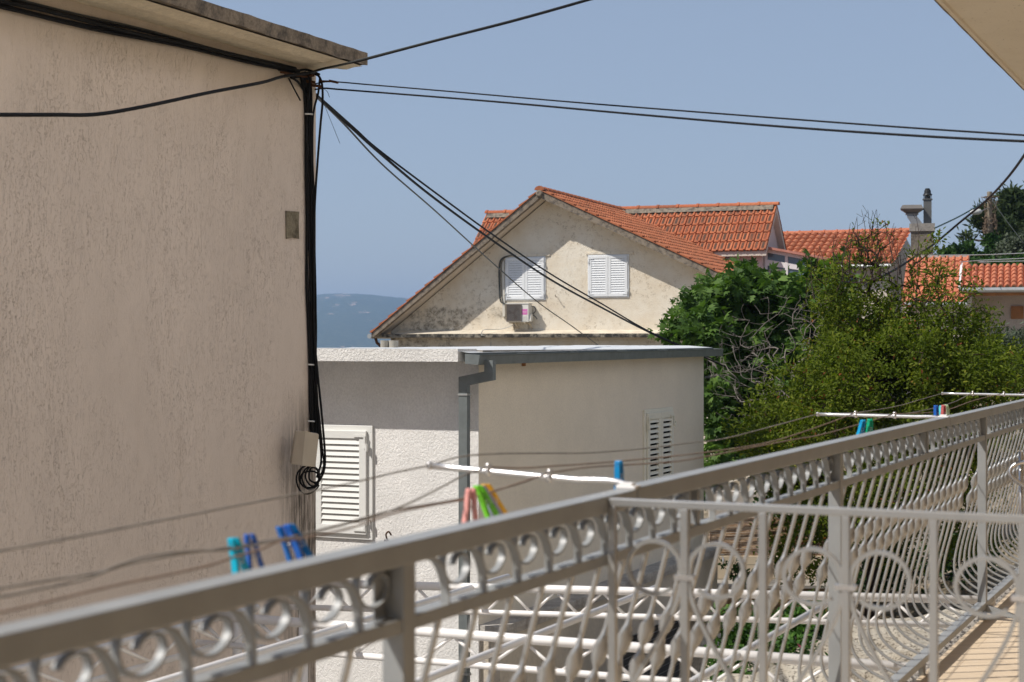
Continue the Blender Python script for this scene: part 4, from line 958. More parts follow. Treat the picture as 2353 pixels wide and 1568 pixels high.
# fig tree
fig = thing('fig_tree', W(1730, 1150, 26.5), 'dark green fig tree with big lobed leaves spreading behind the flat roof', 'tree')
fe = [E(1600, 752, 26, 80, 72, 1.0), E(1545, 745, 26, 38, 38, .6), E(1665, 705, 26.5, 88, 68, 1.1), E(1745, 680, 27, 75, 52, 1.0), E(1790, 725, 27, 120, 80, 1.2), E(1890, 678, 27, 60, 62, 1.0), E(1890, 760, 27, 90, 110, 1.1), E(1650, 860, 26, 75, 110, 1.2), E(1760, 850, 26.5, 120, 120, 1.2), E(1660, 1000, 25.8, 60, 110, .9), E(1720, 960, 26, 80, 100, 1.0), E(1640, 1130, 25.5, 30, 50, .5)]
fe += [E(1715, 655, 26.6, 62, 40, .8)]
cs = in_ells(fe, 650, .6, -.22, 1.1, 3)
skeleton(W(1740, 1330, 26.5), cs[:170], fig, B_GREY, .14, .010, [W(1735, 1330, 26.5), W(1745, 1150, 26.5), W(1735, 1000, 26.5), W(1750, 900, 26.6)])
p_, d_, s_, r_ = clump_leaves(cs, 24, .30, .145, .3, .3); leaves_obj('foliage', fig, p_, d_, s_, 'fig', L_FIG, r_, updown=.62)
# plum tree
pl = thing('plum_tree', W(2010, 1330, 22.5), 'large yellowish green plum tree with bare twigs on top and reddish withered leaves', 'tree')
pe = [E(1850, 960, 21.5, 140, 105, 1.2), E(2000, 860, 22, 170, 120, 1.5), E(2120, 830, 22.5, 170, 110, 1.5), E(2230, 850, 22, 110, 80, 1.2), E(2330, 880, 21.5, 130, 70, 1.2), E(2060, 970, 22, 250, 130, 1.6), E(2280, 980, 22, 150, 110, 1.4), E(1800, 1060, 21, 110, 90, 1.0), E(1930, 1120, 21, 190, 130, 1.2), E(2140, 1120, 22, 170, 130, 1.2), E(1850, 1270, 20.5, 130, 80, .7, .7), E(1990, 720, 22.5, 130, 80, 1.1, .55), E(2150, 760, 22.5, 110, 60, 1.0, .5)]
pe += [E(2080, 1230, 22.5, 150, 70, 1.2), E(2230, 1230, 23, 90, 60, 1.0)]
pe += [E(1760, 1010, 21.3, 80, 90, .9, .8), E(1830, 900, 21.6, 90, 80, .9, .7), E(1985, 760, 22.5, 90, 90, .9), E(2050, 800, 22.3, 120, 90, 1.0)]
cs = in_ells(pe, 5000, .6, -.14, 1.3, 21)+in_ells([E(2180, 690, 22.5, 75, 80, .9), E(2240, 760, 22.5, 60, 60, .8), E(2140, 620, 22.5, 45, 60, .6), E(2125, 560, 22.5, 30, 40, .5), E(1910, 660, 22.5, 60, 70, .8), E(2330, 800, 22, 50, 50, .6)], 150, 0, -.15, 1.3, 4)
top = in_ells([E(1985, 610, 22.5, 90, 75, .8), E(2110, 660, 22.5, 70, 70, .7), E(2010, 560, 22.5, 55, 60, .5)], 190, 0, -.1, 1.2, 2)
skeleton(W(2010, 1400, 22.4), cs[:800]+cs[-140:]+top, pl, B_DARK, .085, .0058, [W(2000, 1440, 22.4), W(2005, 1250, 22.4), W(1985, 1050, 22.4), W(2000, 900, 22.4), W(2030, 780, 22.5)], wig=.3)
a1 = clump_leaves(cs, 20, .20, .058, .3, .45); a2 = clump_leaves(top, 5, .14, .055, .3, .3)
p_, d_, s_, r_ = [np.concatenate([x, y]) for x, y in zip(a1, a2)]; leaves_obj('foliage', pl, p_, d_, s_, 'slim', L_PLUM, r_, updown=.40)
# upright bare whips on top
mb = MB()
for i in range(46):
    x = random.gauss(2000, 60); x = min(max(x, 1850), 2170); y = random.uniform(560, 660)+abs(x-2000)*.35; tip = y-random.uniform(50, 120); 
    a = W(x, y, 22.4+random.uniform(-.5, .5)); b = W(x+random.uniform(-28, 22), max(tip, 482), 22.4+random.uniform(-.6, .6)); mdl = a.lerp(b, .5)+Vector((random.uniform(-.05, .05), 0, random.uniform(-.03, .03)))
    mb.tube(spline([a, mdl, b], 3), .006, 4, .0025)
    for k in range(3): q = a.lerp(b, random.uniform(.3, .9)); mb.tube([q, q+Vector((random.uniform(-.12, .12), random.uniform(-.1, .1), random.uniform(.04, .14)))], .003, 3)
mb.build('bare_whips', B_DARK, pl)
mb = MB()
for x, y in ((2147, 1345-0), (2148, 1340), (2420, 1000)): pass
fr = thing('dead_tree', W(1850, 1150, 21), 'grey leafless dead branches tangled in front of the fig foliage', 'dead tree')
de = [E(1800, 760, 23.2, 150, 85, .8), E(1720, 860, 23, 115, 75, .8), E(1690, 830, 22.6, 90, 70, .6), E(1900, 720, 23.2, 100, 90, .7), E(1740, 940, 22.4, 100, 60, .6)]
cs = in_ells(de, 620, .1, -.4, 1.0, 5)
skeleton(W(1900, 1180, 22.5), cs, fr, B_GREY, .034, .0030, [W(1930, 1350, 22.6), W(1925, 1150, 22.6), W(1900, 980, 22.6), W(1850, 880, 22.8)], wig=.5)
for x, y in ((1880, 1048), (1935, 1215), (2148, 1115), (2046, 980)):
    pass
# grey-green bush at the right
bs = thing('rosemary_bush', W(2320, 960, 26), 'grey green feathery bush under the porch house at the right edge', 'bush')
cs = in_ells([E(2300, 800, 27, 70, 55, .8), E(2250, 830, 27, 50, 50, .7), E(2350, 840, 26.5, 70, 70, .8)], 260, .3, -.4)
p_, d_, s_, r_ = clump_leaves(cs, 26, .22, .10, .3, .2); leaves_obj('foliage', bs, p_, d_, s_, 'needle', L_OLIVE, r_, updown=.1)
skeleton(W(2310, 1000, 27), cs[:50], bs, B_GREY, .04, .006, [W(2310, 1080, 27), W(2310, 1000, 27), W(2305, 900, 27)])
# garden plants
gp = thing('flowering_garden_plant', W(1740, 1520, 15.3), 'leafy bright green flowering plants by the rock below the white trusses', 'plant')
cs = in_ells([E(1690, 1470, 15.6, 60, 70, .35), E(1790, 1440, 16.2, 90, 50, .5), E(1870, 1420, 16.6, 55, 40, .4), E(1800, 1490, 15.2, 70, 40, .3), E(1690, 1540, 14.8, 60, 50, .4)], 380, .3, -.35)
p_, d_, s_, r_ = clump_leaves(cs, 11, .12, .060, .3, .2); leaves_obj('foliage', gp, p_, d_, s_, 'oval', L_PLANT, r_, updown=.7)
# citrus by the sink
ct = thing('potted_citrus', W(1690, 1400, 21.9), 'small dark leaved citrus bush in front of the outdoor sink', 'bush')
cs = in_ells([E(1680, 1320, 22, 28, 32, .25), E(1712, 1335, 22, 20, 30, .25)], 42, .2, -.5)
skeleton(W(1690, 1420, 22), cs[:24], ct, B_DARK, .02, .005, [W(1690, 1470, 22), W(1690, 1380, 22), W(1692, 1340, 22)])
p_, d_, s_, r_ = clump_leaves(cs, 7, .09, .07, .3, .2); leaves_obj('foliage', ct, p_, d_, s_, 'oval', L_FIG, r_*.6, updown=.5)
# pines
def pine(label, base, ells, n, tr, nm='pine_tree'):
    t = thing(nm, base, label, 'tree', 'pines on the slope'); c = in_ells(ells, n, .55, -.12, .8, 4)
    skeleton(base, c[:90], t, B_DARK, .22, .02, tr, wig=.3)
    # needle tufts
    pos, dr, sz, rn = [], [], [], []
    for q in c:
        tn_ = rng.random()
        for _ in range(30):
            v = rng.normal(size=3); v[2] = abs(v[2])*.8+.1; v /= np.linalg.norm(v); o_ = rng.normal(size=3)*.13
            pos.append(np.array(tuple(q))+o_); dr.append(v); sz.append(.26+.08*rng.random()); rn.append(min(1, .6*rng.random()+.4*tn_))
    leaves_obj('foliage', t, np.array(pos), np.array(dr), np.array(sz), 'needle', L_PINE, np.array(rn), updown=.1)
Yp = 66
pine('tall dark pine crowding the right edge behind the vine-covered pole', W(2330, 700, Yp), [E(2350, 480, Yp, 45, 38, 1.0), E(2322, 455, Yp, 22, 16, .5), E(2300, 440, Yp, 14, 10, .4), E(2335, 530, Yp, 40, 30, .9), E(2390, 520, Yp, 50, 60, 1.2), E(2310, 505, Yp, 25, 20, .6)], 300, [W(2350, 700, Yp), W(2348, 600, Yp), W(2352, 500, Yp)])
pine('lower rounded pine left of the vine-covered pole', W(2262, 700, 63), [E(2252, 520, 63, 24, 16, .6), E(2240, 545, 63, 22, 14, .5), E(2268, 500, 63, 18, 14, .5), E(2290, 540, 63, 30, 26, .8), E(2270, 560, 63, 22, 16, .6)], 170, [W(2290, 700, 63), W(2285, 600, 63), W(2275, 540, 63)])
def bush(nm, label, ells, n, per, spread, size, mat, shape='oval', tr=None, grp=None, cat='bush', bark=B_DARK, tone=.3):
    c0 = ells[0][0]; base = Vector((c0.x, c0.y, c0.z-ells[0][1][2]-.3)); t = thing(nm, base, label, cat, grp); c = in_ells(ells, n, .5, -.3, .8, 6)
    skeleton(base, c[:40], t, bark, .05, .01, tr or [base, base+Vector((0, 0, .25)), c0])
    p_, d_, s_, r_ = clump_leaves(c, per, spread, size, .3, tone); leaves_obj('foliage', t, p_, d_, s_, shape, mat, r_, updown=.4); return t
bush('ivy_clump', 'green ivy mound climbing the foot of the utility pole', [E(2277, 585, 59.6, 20, 32, .4), E(2265, 600, 59.6, 20, 25, .4), E(2275, 555, 59.7, 10, 18, .25)], 170, 18, .22, .14, L_IVY, cat='ivy')
bush('laurel_bush', 'bright leafy bush rising between the chimney and the pole', [E(2222, 580, 57, 20, 22, .5), E(2215, 600, 57, 28, 14, .6)], 120, 14, .22, .15, L_BUSH)
bush('low_laurel_bush', 'small leafy bush right of the chimney on the skyline', [E(2180, 590, 58, 22, 16, .5), E(2192, 580, 58, 10, 12, .4)], 80, 14, .22, .14, L_BUSH)
bush('olive_tree', 'grey green olive tree in front of the pines at the right edge', [E(2335, 575, 58, 38, 25, .8), E(2350, 560, 58, 30, 20, .8)], 260, 24, .22, .12, L_OLIVE, cat='tree')
bush('bright_hedge', 'bright green hedge under the wires behind the porch roof', [E(2300, 612, 54, 50, 15, .8), E(2350, 608, 54, 40, 18, .8), E(2245, 615, 54, 20, 12, .6), E(2395, 610, 54, 40, 18, .8)], 330, 15, .22, .13, L_BUSH, cat='hedge')
# background wood on the slope
cs = in_ells([E(2380, 620, 75, 130, 40, 3), E(2180, 625, 72, 90, 22, 2)], 420, .3, -.3, .5, 1)
p_, d_, s_, r_ = clump_leaves(cs, 24, .5, .3, .3, .3); tag(leaves_obj('hillside_scrub', None, p_, d_, s_, 'oval', L_BUSH, r_, loc=W(2300, 640, 74)), 'dark scrub covering the slope behind the tiled roofs', 'scrub', kind='stuff')

#@@YARD
# ================================================================== YARD
rk = MB(); nxr, nyr = 80, 60
x0r, x1r, y0r, y1r = 1.3, 6.6, 10.5, 18.2
for j in range(nyr+1):
    for i in range(nxr+1):
        x = x0r+(x1r-x0r)*i/nxr; y = y0r+(y1r-y0r)*j/nyr
        e = min(1, min(i, nxr-i)/9)*min(1, min(j, nyr-j)/9); e = e*e*(3-2*e)
        q = Vector((x*.9, y*.6, 0)); h = .16*mnoise.noise(q*1.0)+.12*mnoise.noise(q*2.6+Vector((5, 0, 0)))
        crack = abs(mnoise.noise(Vector((x*1.1+.4*y, y*.8, 7))));  h -= .22*max(0, 1-crack/.07)
        h += .035*mnoise.noise(Vector((x*7, y*7, 2)))+.02*mnoise.noise(Vector((x*17, y*17, 2)))
        g0 = ground_z(x, y)-.15; top_z = -1.62+.06*(x-2)
        rk.v.append(Vector((x, y, g0+(top_z+h-g0)*e)))
for j in range(nyr):
    for i in range(nxr): a = j*(nxr+1)+i; rk.f.append((a, a+1, a+2+nxr, a+1+nxr))
m = M_('pale_limestone', .95, 0, .1); n1 = m.noise(2.5, 7, .7); n2 = m.noise(26, 6, .8)
c = m.mix(m.ramp(n1, [(.4, 0.0), (.62, 1.0)]), (.60, .55, .46), (.46, .40, .31))
c = m.mix(m.ramp(n2, [(.42, 1.0), (.47, 0.0)]), c, (.13, .105, .08)); m.col(c); m.bump(n2, .03, 1.0); M_ROCK = m.m
tag(rk.build('rock_outcrop', M_ROCK, smooth=True, loc=(3.5, 18, -2.8)), 'pale cracked limestone outcrop below the balcony railing', 'rock')
# reed fence and outdoor sink counter beyond the house corner
Yr = 23.4
rf = thing('reed_fence', W(1680, 1278, Yr), 'brown reed screen above the outdoor sink beyond the house corner', 'fence')
mb = MB(); a = W(1600, 1188, Yr); wdt = 2.2
for i in range(34):
    z = a.z-.02-i*.0175; mb.tube([Vector((a.x+wdt*k/8, Yr+.012*math.sin(k*2+i), z+.006*mnoise.noise(Vector((k*.8, i*1.3, 0))))) for k in range(9)], .0075, 5)
m = M_('dry_reed', .9, 0, .1); n1 = m.noise(8, 4, .7, m.vec((1, 1, 6))); m.col(m.ramp(n1, [(.35, (.09, .05, .03)), (.5, (.26, .16, .09)), (.68, (.45, .33, .20))])); mb.build('reed_mat', m.m, rf)
mb = MB()
for k in range(6): mb.cyl(Vector((a.x+.2+k*.4, Yr-.012, a.z-.62)), Vector((a.x+.2+k*.4, Yr-.012, a.z)), .005, 5)
for k in (0, 1.1, 2.2): mb.box(Vector((a.x+k-.02, Yr+.02, a.z-1.9)), Vector((.04, 0, 0)), Vector((0, .04, 0)), Z_*1.9)
mb.build('batten', M_RUST, rf)
sk = thing('outdoor_sink', W(1690, 1440, 22.9), 'tiled outdoor sink counter with a brown cabinet beyond the flat-roofed house corner', 'sink')
tw = W(1604, 1279, Yr-.1)
mb = MB(); mb.box(tw-Z_*.95, Vector((1.9, 0, 0)), Vector((0, .08, 0)), Z_*.95); mt = M_('cream_wall_tile', .35, 0, .5)
br = mt.n("ShaderNodeTexBrick"); br.offset = 0; br.inputs['Scale'].default_value = 1; br.inputs['Mortar Size'].default_value = .006; br.inputs['Brick Width'].default_value = .2; br.inputs['Row Height'].default_value = .2
br.inputs['Color1'].default_value = (.62, .52, .38, 1); br.inputs['Color2'].default_value = (.58, .48, .35, 1); br.inputs['Mortar'].default_value = (.3, .25, .18, 1)
mt.l(mt.vec((1, 1, 1), 'Object', (rad(90), 0, 0)), br.inputs[0]); mt.col(br.outputs[0]); mb.build('tiled_wall', mt.m, sk)
cz = EYE-(1338-CY)/FPX*(Yr-.35)
mb = MB(); mb.box(Vector((tw.x, Yr-.68, cz-.04)), Vector((1.9, 0, 0)), Vector((0, .57, 0)), Z_*.04); mb.build('counter', simple('counter_stone', (.34, .31, .27), .5), sk)
mb = MB(); mb.box(Vector((tw.x+.55, Yr-.62, cz+.001)), Vector((.55, 0, 0)), Vector((0, .40, 0)), Z_*.02); mb.build('basin_rim', M_ALU, sk)
mb = MB(); mb.box(Vector((tw.x+.59, Yr-.58, cz+.022)), Vector((.47, 0, 0)), Vector((0, .32, 0)), Z_*.002); mb.build('basin', M_TIN, sk)
mb = MB(); tp = Vector((tw.x+.33, Yr-.11, cz+.32)); mb.tube(spline([tp, tp-Vector((0, .12, -.01)), tp-Vector((0, .18, .03)), tp-Vector((0, .18, .08))], 4), .012, 6); mb.cbox(tp+Vector((0, -.06, .04)), Vector((.06, 0, 0)), Vector((0, .015, 0)), Z_*.012); mb.build('tap', M_ALU, sk)
mb = MB(); mb.box(Vector((tw.x, Yr-.64, cz-.9)), Vector((1.9, 0, 0)), Vector((0, .5, 0)), Z_*.855)
for k in range(4): mb.box(Vector((tw.x+.02+k*.47, Yr-.66, cz-.84)), Vector((.44, 0, 0)), Vector((0, .019, 0)), Z_*.76)
mb.build('cabinet', simple('ochre_cabinet', (.36, .21, .09), .6, 0, .3, .35, 5), sk)
mb = MB(); mb.box(Vector((tw.x+.35, Yr+1.4, -3)), Vector((3.5, 0, 0)), Vector((0, .2, 0)), Z_*(3+W(0, 1130, Yr+1.4).z)); tag(mb.build('garden_wall', M_CREAMHOUSE, loc=(tw.x+1, Yr+1.5, -3)), 'plain pale garden wall glimpsed behind the reed screen and fig leaves', 'wall')
# leaf litter
cs = [Vector((x, y, ground_z(x, y)+.03)) for x, y in ((random.uniform(4.5, 12), random.uniform(20, 34)) for _ in range(260))]
p_, d_, s_, r_ = clump_leaves(cs, 14, .9, .07, .3, .3); p_[:, 2] = [ground_z(a, b)+.02+.04*random.random() for a, b in p_[:, :2]]; d_[:, 2] *= .2
tag(leaves_obj('leaf_litter', None, p_, d_, s_, 'tri', leaf_mat('dry_leaf', [(0, (.20, .12, .06)), (1, (.45, .33, .19))], .1), r_, loc=(8, 26, -1), updown=.9), 'dry fallen leaves scattered on the ground under the plum tree', 'leaf litter', kind='stuff')
cs = in_ells([E(2010, 1310, 23.5, 120, 60, .8), E(1860, 1180, 24, 120, 90, .8), E(2180, 1280, 24.5, 110, 60, .9)], 320, .2, -.3, .9, 8)
us = thing('undergrowth_bush', W(1900, 1380, 23.5), 'dark leafy undergrowth bush in the shade behind the plum tree', 'bush')
skeleton(W(1900, 1380, 23.5), cs[:50], us, B_DARK, .03, .006, [W(1900, 1400, 23.5), W(1900, 1300, 23.6)])
p_, d_, s_, r_ = clump_leaves(cs, 15, .22, .085, .3, .3); leaves_obj('foliage', us, p_, d_, s_, 'oval', L_BUSH, r_*.7, updown=.5)

#@@TRUSS
# ================================================================== WHITE PERGOLA FRAME
pf = thing('white_truss_frame', RL(5, 1.5, 1.35), 'white painted tube trusses forming a frame outside and below the balcony floor', 'truss frame')
def truss(a, b, gap, r1, r2, n, web=.008, phase=0):
    mb = MB(); mb.cyl(a, b, r1, 10); mb.build('top_chord', M_WHITE, pf, smooth=True)
    mb = MB(); mb.cyl(a-Z_*gap, b-Z_*gap, r2, 10); mb.build('bottom_chord', M_WHITE, pf, smooth=True)
    mb = MB()
    for i in range(n*2):
        p = a.lerp(b, i/(2*n)); q = a.lerp(b, (i+1)/(2*n))
        if (i+phase) % 2: mb.cyl(p-Z_*gap, q-Z_*.01, web, 6)
        else: mb.cyl(p-Z_*.01, q-Z_*gap, web, 6)
    mb.build('web_bars', M_WHITE, pf, smooth=True)
A1, B1 = W(2262, 1379, 8.16), W(735, 1341, 8.72); dirn = (B1-A1); B1x = A1+dirn*1.06
truss(B1x, A1+(A1-B1).normalized()*.05, .128, .0215, .015, 15)
A2, B2 = W(2073, 1533, 6.47), W(760, 1436, 7.45); B2x = A2+(B2-A2)*1.28
truss(B2x, A2+(A2-B2).normalized()*.05, .128, .0215, .015, 10)
zz = lambda v: Vector((v.x, v.y, 0))
def rail_par(p_out, t0, t1, dz=0.0): return [RL(t0, p_out, 1.262+dz), RL(t1, p_out, 1.262+dz)]
for q, t0, t1 in ((.70, 2.5, 8.1), (1.63, 1.8, 8.1), (2.50, 1.2, 8.15)):
    a, b = rail_par(q, t0, t1); mb = MB(); mb.cyl(a, b, .0165, 10); mb.build('purlin', M_WHITE, pf, smooth=True)
a, b = rail_par(3.15, .8, 6.7); truss(a, b, .128, .015, .015, 11)
a, b = rail_par(3.1, 1, 6.6); mb = MB(); mb.cyl(W(697, 1330, 7.9), W(697, 1560, 7.9)-Z_*3.2, .022, 8); mb.cyl(W(545, 1410, 7.75), W(545, 1410, 7.75)-Z_*3, .022, 8); mb.build('upright', M_WHITE, pf, smooth=True)

#@@TERRACE
# ================================================================== TERRACE
ts = thing('terrace', RL(5, -1, EYE+.1), 'concrete balcony slab with beige floor tiles under the railing', 'terrace')
mb = MB(); mb.box(RL(-3, .045, EYE+.012), D_*18, R_*3.2, -Z_*.16); mb.build('slab', M_CONC, ts)
mf = M_('beige_floor_tile', .45, 0, .4); br = mf.n("ShaderNodeTexBrick"); br.offset = .5; br.inputs['Scale'].default_value = 1; br.inputs['Mortar Size'].default_value = .0012; br.inputs['Brick Width'].default_value = .60; br.inputs['Row Height'].default_value = .30
br.inputs['Color1'].default_value = (.66, .53, .38, 1); br.inputs['Color2'].default_value = (.63, .50, .35, 1); br.inputs['Mortar'].default_value = (.33, .23, .14, 1)
mf.l(mf.vec((1, 1, 1), 'Object', (0, 0, TH)), br.inputs[0]); nn_ = mf.noise(3, 5, .6, mf.vec((1, 6, 1), 'Object', (0, 0, TH)))
mf.col(mf.mix(1.0, br.outputs[0], mf.ramp(nn_, [(.35, .90), (.65, 1.06)]), 'MULTIPLY'))
mb = MB(); mb.box(RL(-3, .005, EYE), D_*18, R_*3.15, -Z_*.011); mb.build('floor_tiles', mf.m, ts)
mb = MB()
for i in range(420):
    t = random.uniform(5.2, 10.5); p = RL(t, random.uniform(.008, .04), EYE+.006); s_ = random.uniform(.003, .008); mb.cbox(p, D_*s_, R_*s_*1.2, Z_*s_)
tag(mb.build('edge_grit', M_LEDGE, ts), kind='stuff')
hw_ = thing('own_house', RL(5, -3.0, EYE), 'pale plastered house wall and roof overhang of the balcony the view is from', 'house')
mb = MB(); mb.box(RL(-3, -2.75, EYE+.1), D_*20, R_*.25, Z_*3.1); mb.build('wall', M_CREAMHOUSE, hw_)
mb = MB(); mb.box(RL(-4, -.35, -1.54), D_*20, -R_*-.25, Z_*5.5); mb.box(RL(-4, -.2, EYE+.2), D_*20, R_*.2, -Z_*3.2); mb.build('bounce_wall', simple('warm_bounce_plaster', (.80, .74, .66), .9, 0, .1), hw_)  # unseen facade above and below the balcony, added to bounce warm sunlight
mb = MB(); n = 120; hc = 1.41; cz0 = EYE+hc
for i in range(n):
    t0, t1 = -4+20*i/n, -4+20*(i+1)/n
    def q_(t): return .0+.005*mnoise.noise(Vector((t*7, 0, 4)))+.004*mnoise.noise(Vector((t*19, 0, 4)))
    def rp(t, q, z): return RL(t, q, 0)+Z_*z
    a0, a1 = q_(t0), q_(t1)
    mb.quad(rp(t0, a0, hc+.004), rp(t1, a1, hc+.004), rp(t1, a1+.01, hc+.13), rp(t0, a0+.01, hc+.13))
    mb.quad(rp(t0, a0-.012, hc), rp(t1, a1-.012, hc), rp(t1, a1, hc+.004), rp(t0, a0, hc+.004))
    mb.quad(rp(t0, a0+.01, hc+.13), rp(t1, a1+.01, hc+.13), rp(t1, -3, hc+.13), rp(t0, -3, hc+.13))
mb.build('slab_edge', concrete('rusty_slab_edge', (.28, .20, .11), (.13, .10, .065), 14), hw_)
mb = MB(); prof_ = [(-.012, 0), (-.030, .0), (-.036, .010), (-.052, .010), (-.060, .001), (-2.75, .001)]
for (qa, za), (qb, zb_) in zip(prof_, prof_[1:]): mb.quad(rp(-4, qa, hc+za), rp(16, qa, hc+za), rp(16, qb, hc+zb_), rp(-4, qb, hc+zb_))
m = M_('speckled_soffit', .9, 0, .15); n1 = m.noise(60, 3, .6); n2 = m.noise(3, 5, .7)
c = m.mix(m.ramp(n1, [(.28, 1.0), (.33, 0.0)]), (.78, .71, .58), (.24, .18, .12)); c = m.mix(m.ramp(n2, [(.45, 0.0), (.75, .4)]), c, (.62, .54, .42))
m.col(c); m.bump(n1, .002, .4); mb.build('soffit', m.m, hw_)

#@@RAIL
# ================================================================== BALCONY RAILING
PO = (2.335, 5.242, 8.158, 11.07, -.572); HB = (3.79, 6.70, 9.61, .88)
bl = thing('balcony_railing', RL(5, 0, EYE), 'long grey painted metal balcony railing with scrolls and bellied bars', 'railing')
for i, (t0, t1) in enumerate(((-1.2, 3.365), (3.371, 7.165), (7.171, 13.2))):
    mb = MB(); dz = (0, .0045, .002)[i]; mb.box(RL(t0, .024, .315-dz), D_*(t1-t0), R_*.048, -Z_*.037); mb.build('handrail', M_GREY, bl, bevel=.003)
mb = MB(); mb.box(RL(3.34, .022, .318), D_*.05, R_*.044, -Z_*.032); mb.box(RL(7.14, .022, .318), D_*.05, R_*.044, -Z_*.032); mb.build('rail_sleeve', M_GREY, bl)
mb = MB(); mb.box(RL(-1.2, .018, .4365), D_*14.4, R_*.036, -Z_*.024); mb.build('frieze_rail', M_GREY, bl, bevel=.002)
mb = MB(); mb.box(RL(-1.2, .020, 1.236), D_*14.4, R_*.042, -Z_*.028); mb.build('bottom_rail', M_GREY, bl, bevel=.002)
for t in PO:
    mb = MB(); mb.box(RL(t-.019, .0185, .350), D_*.040, R_*.040, -Z_*(EYE-.350+.03-.0)+Z_*.03*0); 
    mb.box(RL(t-.055, .016, .352), D_*.036, R_*.004, -Z_*.084)
    po_ = mb.build('post', M_GREY, bl, bevel=.002)
    mb = MB(); mb.prism([RL(t-.014, -.023, 1.25), RL(t-.014, -.023, 1.285), RL(t-.014, -.26, EYE), RL(t-.014, -.22, EYE)], D_*.03); mb.build('brace', M_GREY, bl)
    mb = MB(); mb.prism([RL(t-.020, .012, 1.265), RL(t-.075, .012, 1.265), RL(t-.035, .012, EYE)], R_*.02); mb.build('foot_gusset', M_GREY, bl)
for t in HB:
    mb = MB(); mb.box(RL(t-.045, .014, .352), D_*.008, R_*.030, -Z_*.084); mb.prism([RL(t-.036, .014, .352), RL(t+.03, .014, .352), RL(t-.030, .014, .436)], R_*.006)
    mb.box(RL(t+.02, .014, .352), D_*.02, R_*.028, -Z_*.084); mb.build('short_post', M_GREY, bl, bevel=.0015)
    mb = MB(); mb.prism([RL(t, .012, 1.265), RL(t-.06, .012, 1.265), RL(t-.03, .012, EYE), RL(t, .012, EYE)], R_*.02); mb.build('foot_plate', M_GREY, bl)
# bars and scrolls
def strip(mb, pts2, w_, th, q0, t0):
    """flat strip bent in the railing plane: pts2 = (along, down)"""
    ps = spline([Vector((a, b, 0)) for a, b in pts2], 5); n = len(ps)
    L_, Rr = [], []
    for i, p in enumerate(ps):
        t = (ps[min(i+1, n-1)]-ps[max(i-1, 0)]).normalized(); nn = Vector((-t.y, t.x, 0))*th*.5; L_.append(p+nn); Rr.append(p-nn)
    base = len(mb.v)
    for i in range(n):
        for c in ((L_[i], 0), (Rr[i], 0), (Rr[i], 1), (L_[i], 1)): mb.v.append(RL(t0+c[0].x, q0+(w_ if c[1] else 0), c[0].y))
    for i in range(n-1):
        for j in range(4): a = base+i*4+j; b = base+i*4+(j+1) % 4; mb.f.append((a, b, b+4, a+4))
    mb.f.append((base, base+1, base+2, base+3)); e_ = base+(n-1)*4; mb.f.append((e_+3, e_+2, e_+1, e_))
SA = [(-.072, .352), (-.055, .3535), (-.030, .364), (-.010, .387), (-.001, .411), (0, .437)]
SB = [(.030, .352), (.024, .372), (.028, .392), (.048, .408), (.076, .413), (.104, .405), (.119, .387), (.113, .370), (.093, .363), (.072, .368), (.060, .378)]
mb = MB(); strip(mb, SA, .016, .0046, -.019, 0); strip(mb, SB, .013, .0042, .001, 0)
me_s = None; ts_ = []
prof = [(.458, 0), (.55, .025), (.63, .047), (.72, .071), (.80, .092), (.90, .117), (.98, .138), (1.04, .151), (1.09, .156), (1.13, .150), (1.165, .132), (1.195, .102), (1.218, .066), (1.236, .022), (1.243, .004)]
pp = spline([Vector((q, h, 0)) for h, q in prof], 6)
bm_ = MB(); frames = []
n = len(pp); base_pt = RL(0, 0, 0)
for i, p in enumerate(pp):
    t = (pp[min(i+1, n-1)]-pp[max(i-1, 0)]).normalized()
    h = p.y; k = 0.0; ang = 0.0; a_, b_ = .0065, .0065
    c1 = .622; c2 = .792
    f = (h-c1)/(c2-c1)
    ff = max(0, min(1, (h-(c1-.02))/.045)); fb = max(0, min(1, ((c2+.02)-h)/.045)); k = min(ff, fb); k = k*k*(3-2*k)
    lob = abs(math.sin(math.pi*2*max(0, min(1, f))))**.75 if 0 < f < 1 else 0
    a_ = .0054+.0130*lob-.0008*k*(1-lob); b_ = .0054+.0062*lob-.0008*k*(1-lob); ang = (f*2 % 1)*1.9-.95 if 0 < f < 1 else 0
    ang *= lob
    side = D_; up_w = (-R_*(t.x) - Z_*(t.y)); nrm_ = (up_w.cross(side)).normalized()
    # twist of a hammered leaf: two lobes, each turning half a circle
    an = ang*1.25+1.1*k*lob
    sa = side*math.cos(an)+nrm_*math.sin(an); sb = -side*math.sin(an)+nrm_*math.cos(an)
    c = RL(0, p.x, h); ring_ = []
    m_ = 10
    for j in range(m_):
        th = 6.28318*j/m_; cx_, sy_ = math.cos(th), math.sin(th); e_ = .55+.45*k
        vx = math.copysign(abs(cx_)**e_, cx_); vy = math.copysign(abs(sy_)**e_, sy_)
        bm_.v.append(c+sa*vx*a_+sb*vy*b_)
for i in range(n-1):
    for j in range(10): a = i*10+j; b = i*10+(j+1) % 10; bm_.f.append((a, b, b+10, a+10))
bar0 = bm_.build('bar', M_SILVER, bl, smooth=True); scr0 = mb.build('scroll', M_GREY, bl)
ob = Vector(bl['_o'])
allp = sorted(PO+HB); bars = []; scrolls = []
for a in sorted(PO):
    for i in range(1, 20):
        t = a+.1454*i
        if t > 13.1: break
        bars.append(t)
    for i in range(1, 20):
        if i == 10: continue
        t = a+.1454*i
        if t < 13.1: scrolls.append(t)
bars = [t for t in bars if 1.3 < t][:98]; scrolls = [t for t in scrolls if .9 < t][:98]
for k, t in enumerate(bars):
    o = bar0 if k == 0 else bar0.copy(); 
    if k: COL.objects.link(o); o.parent = bl
    o.location = D_*t
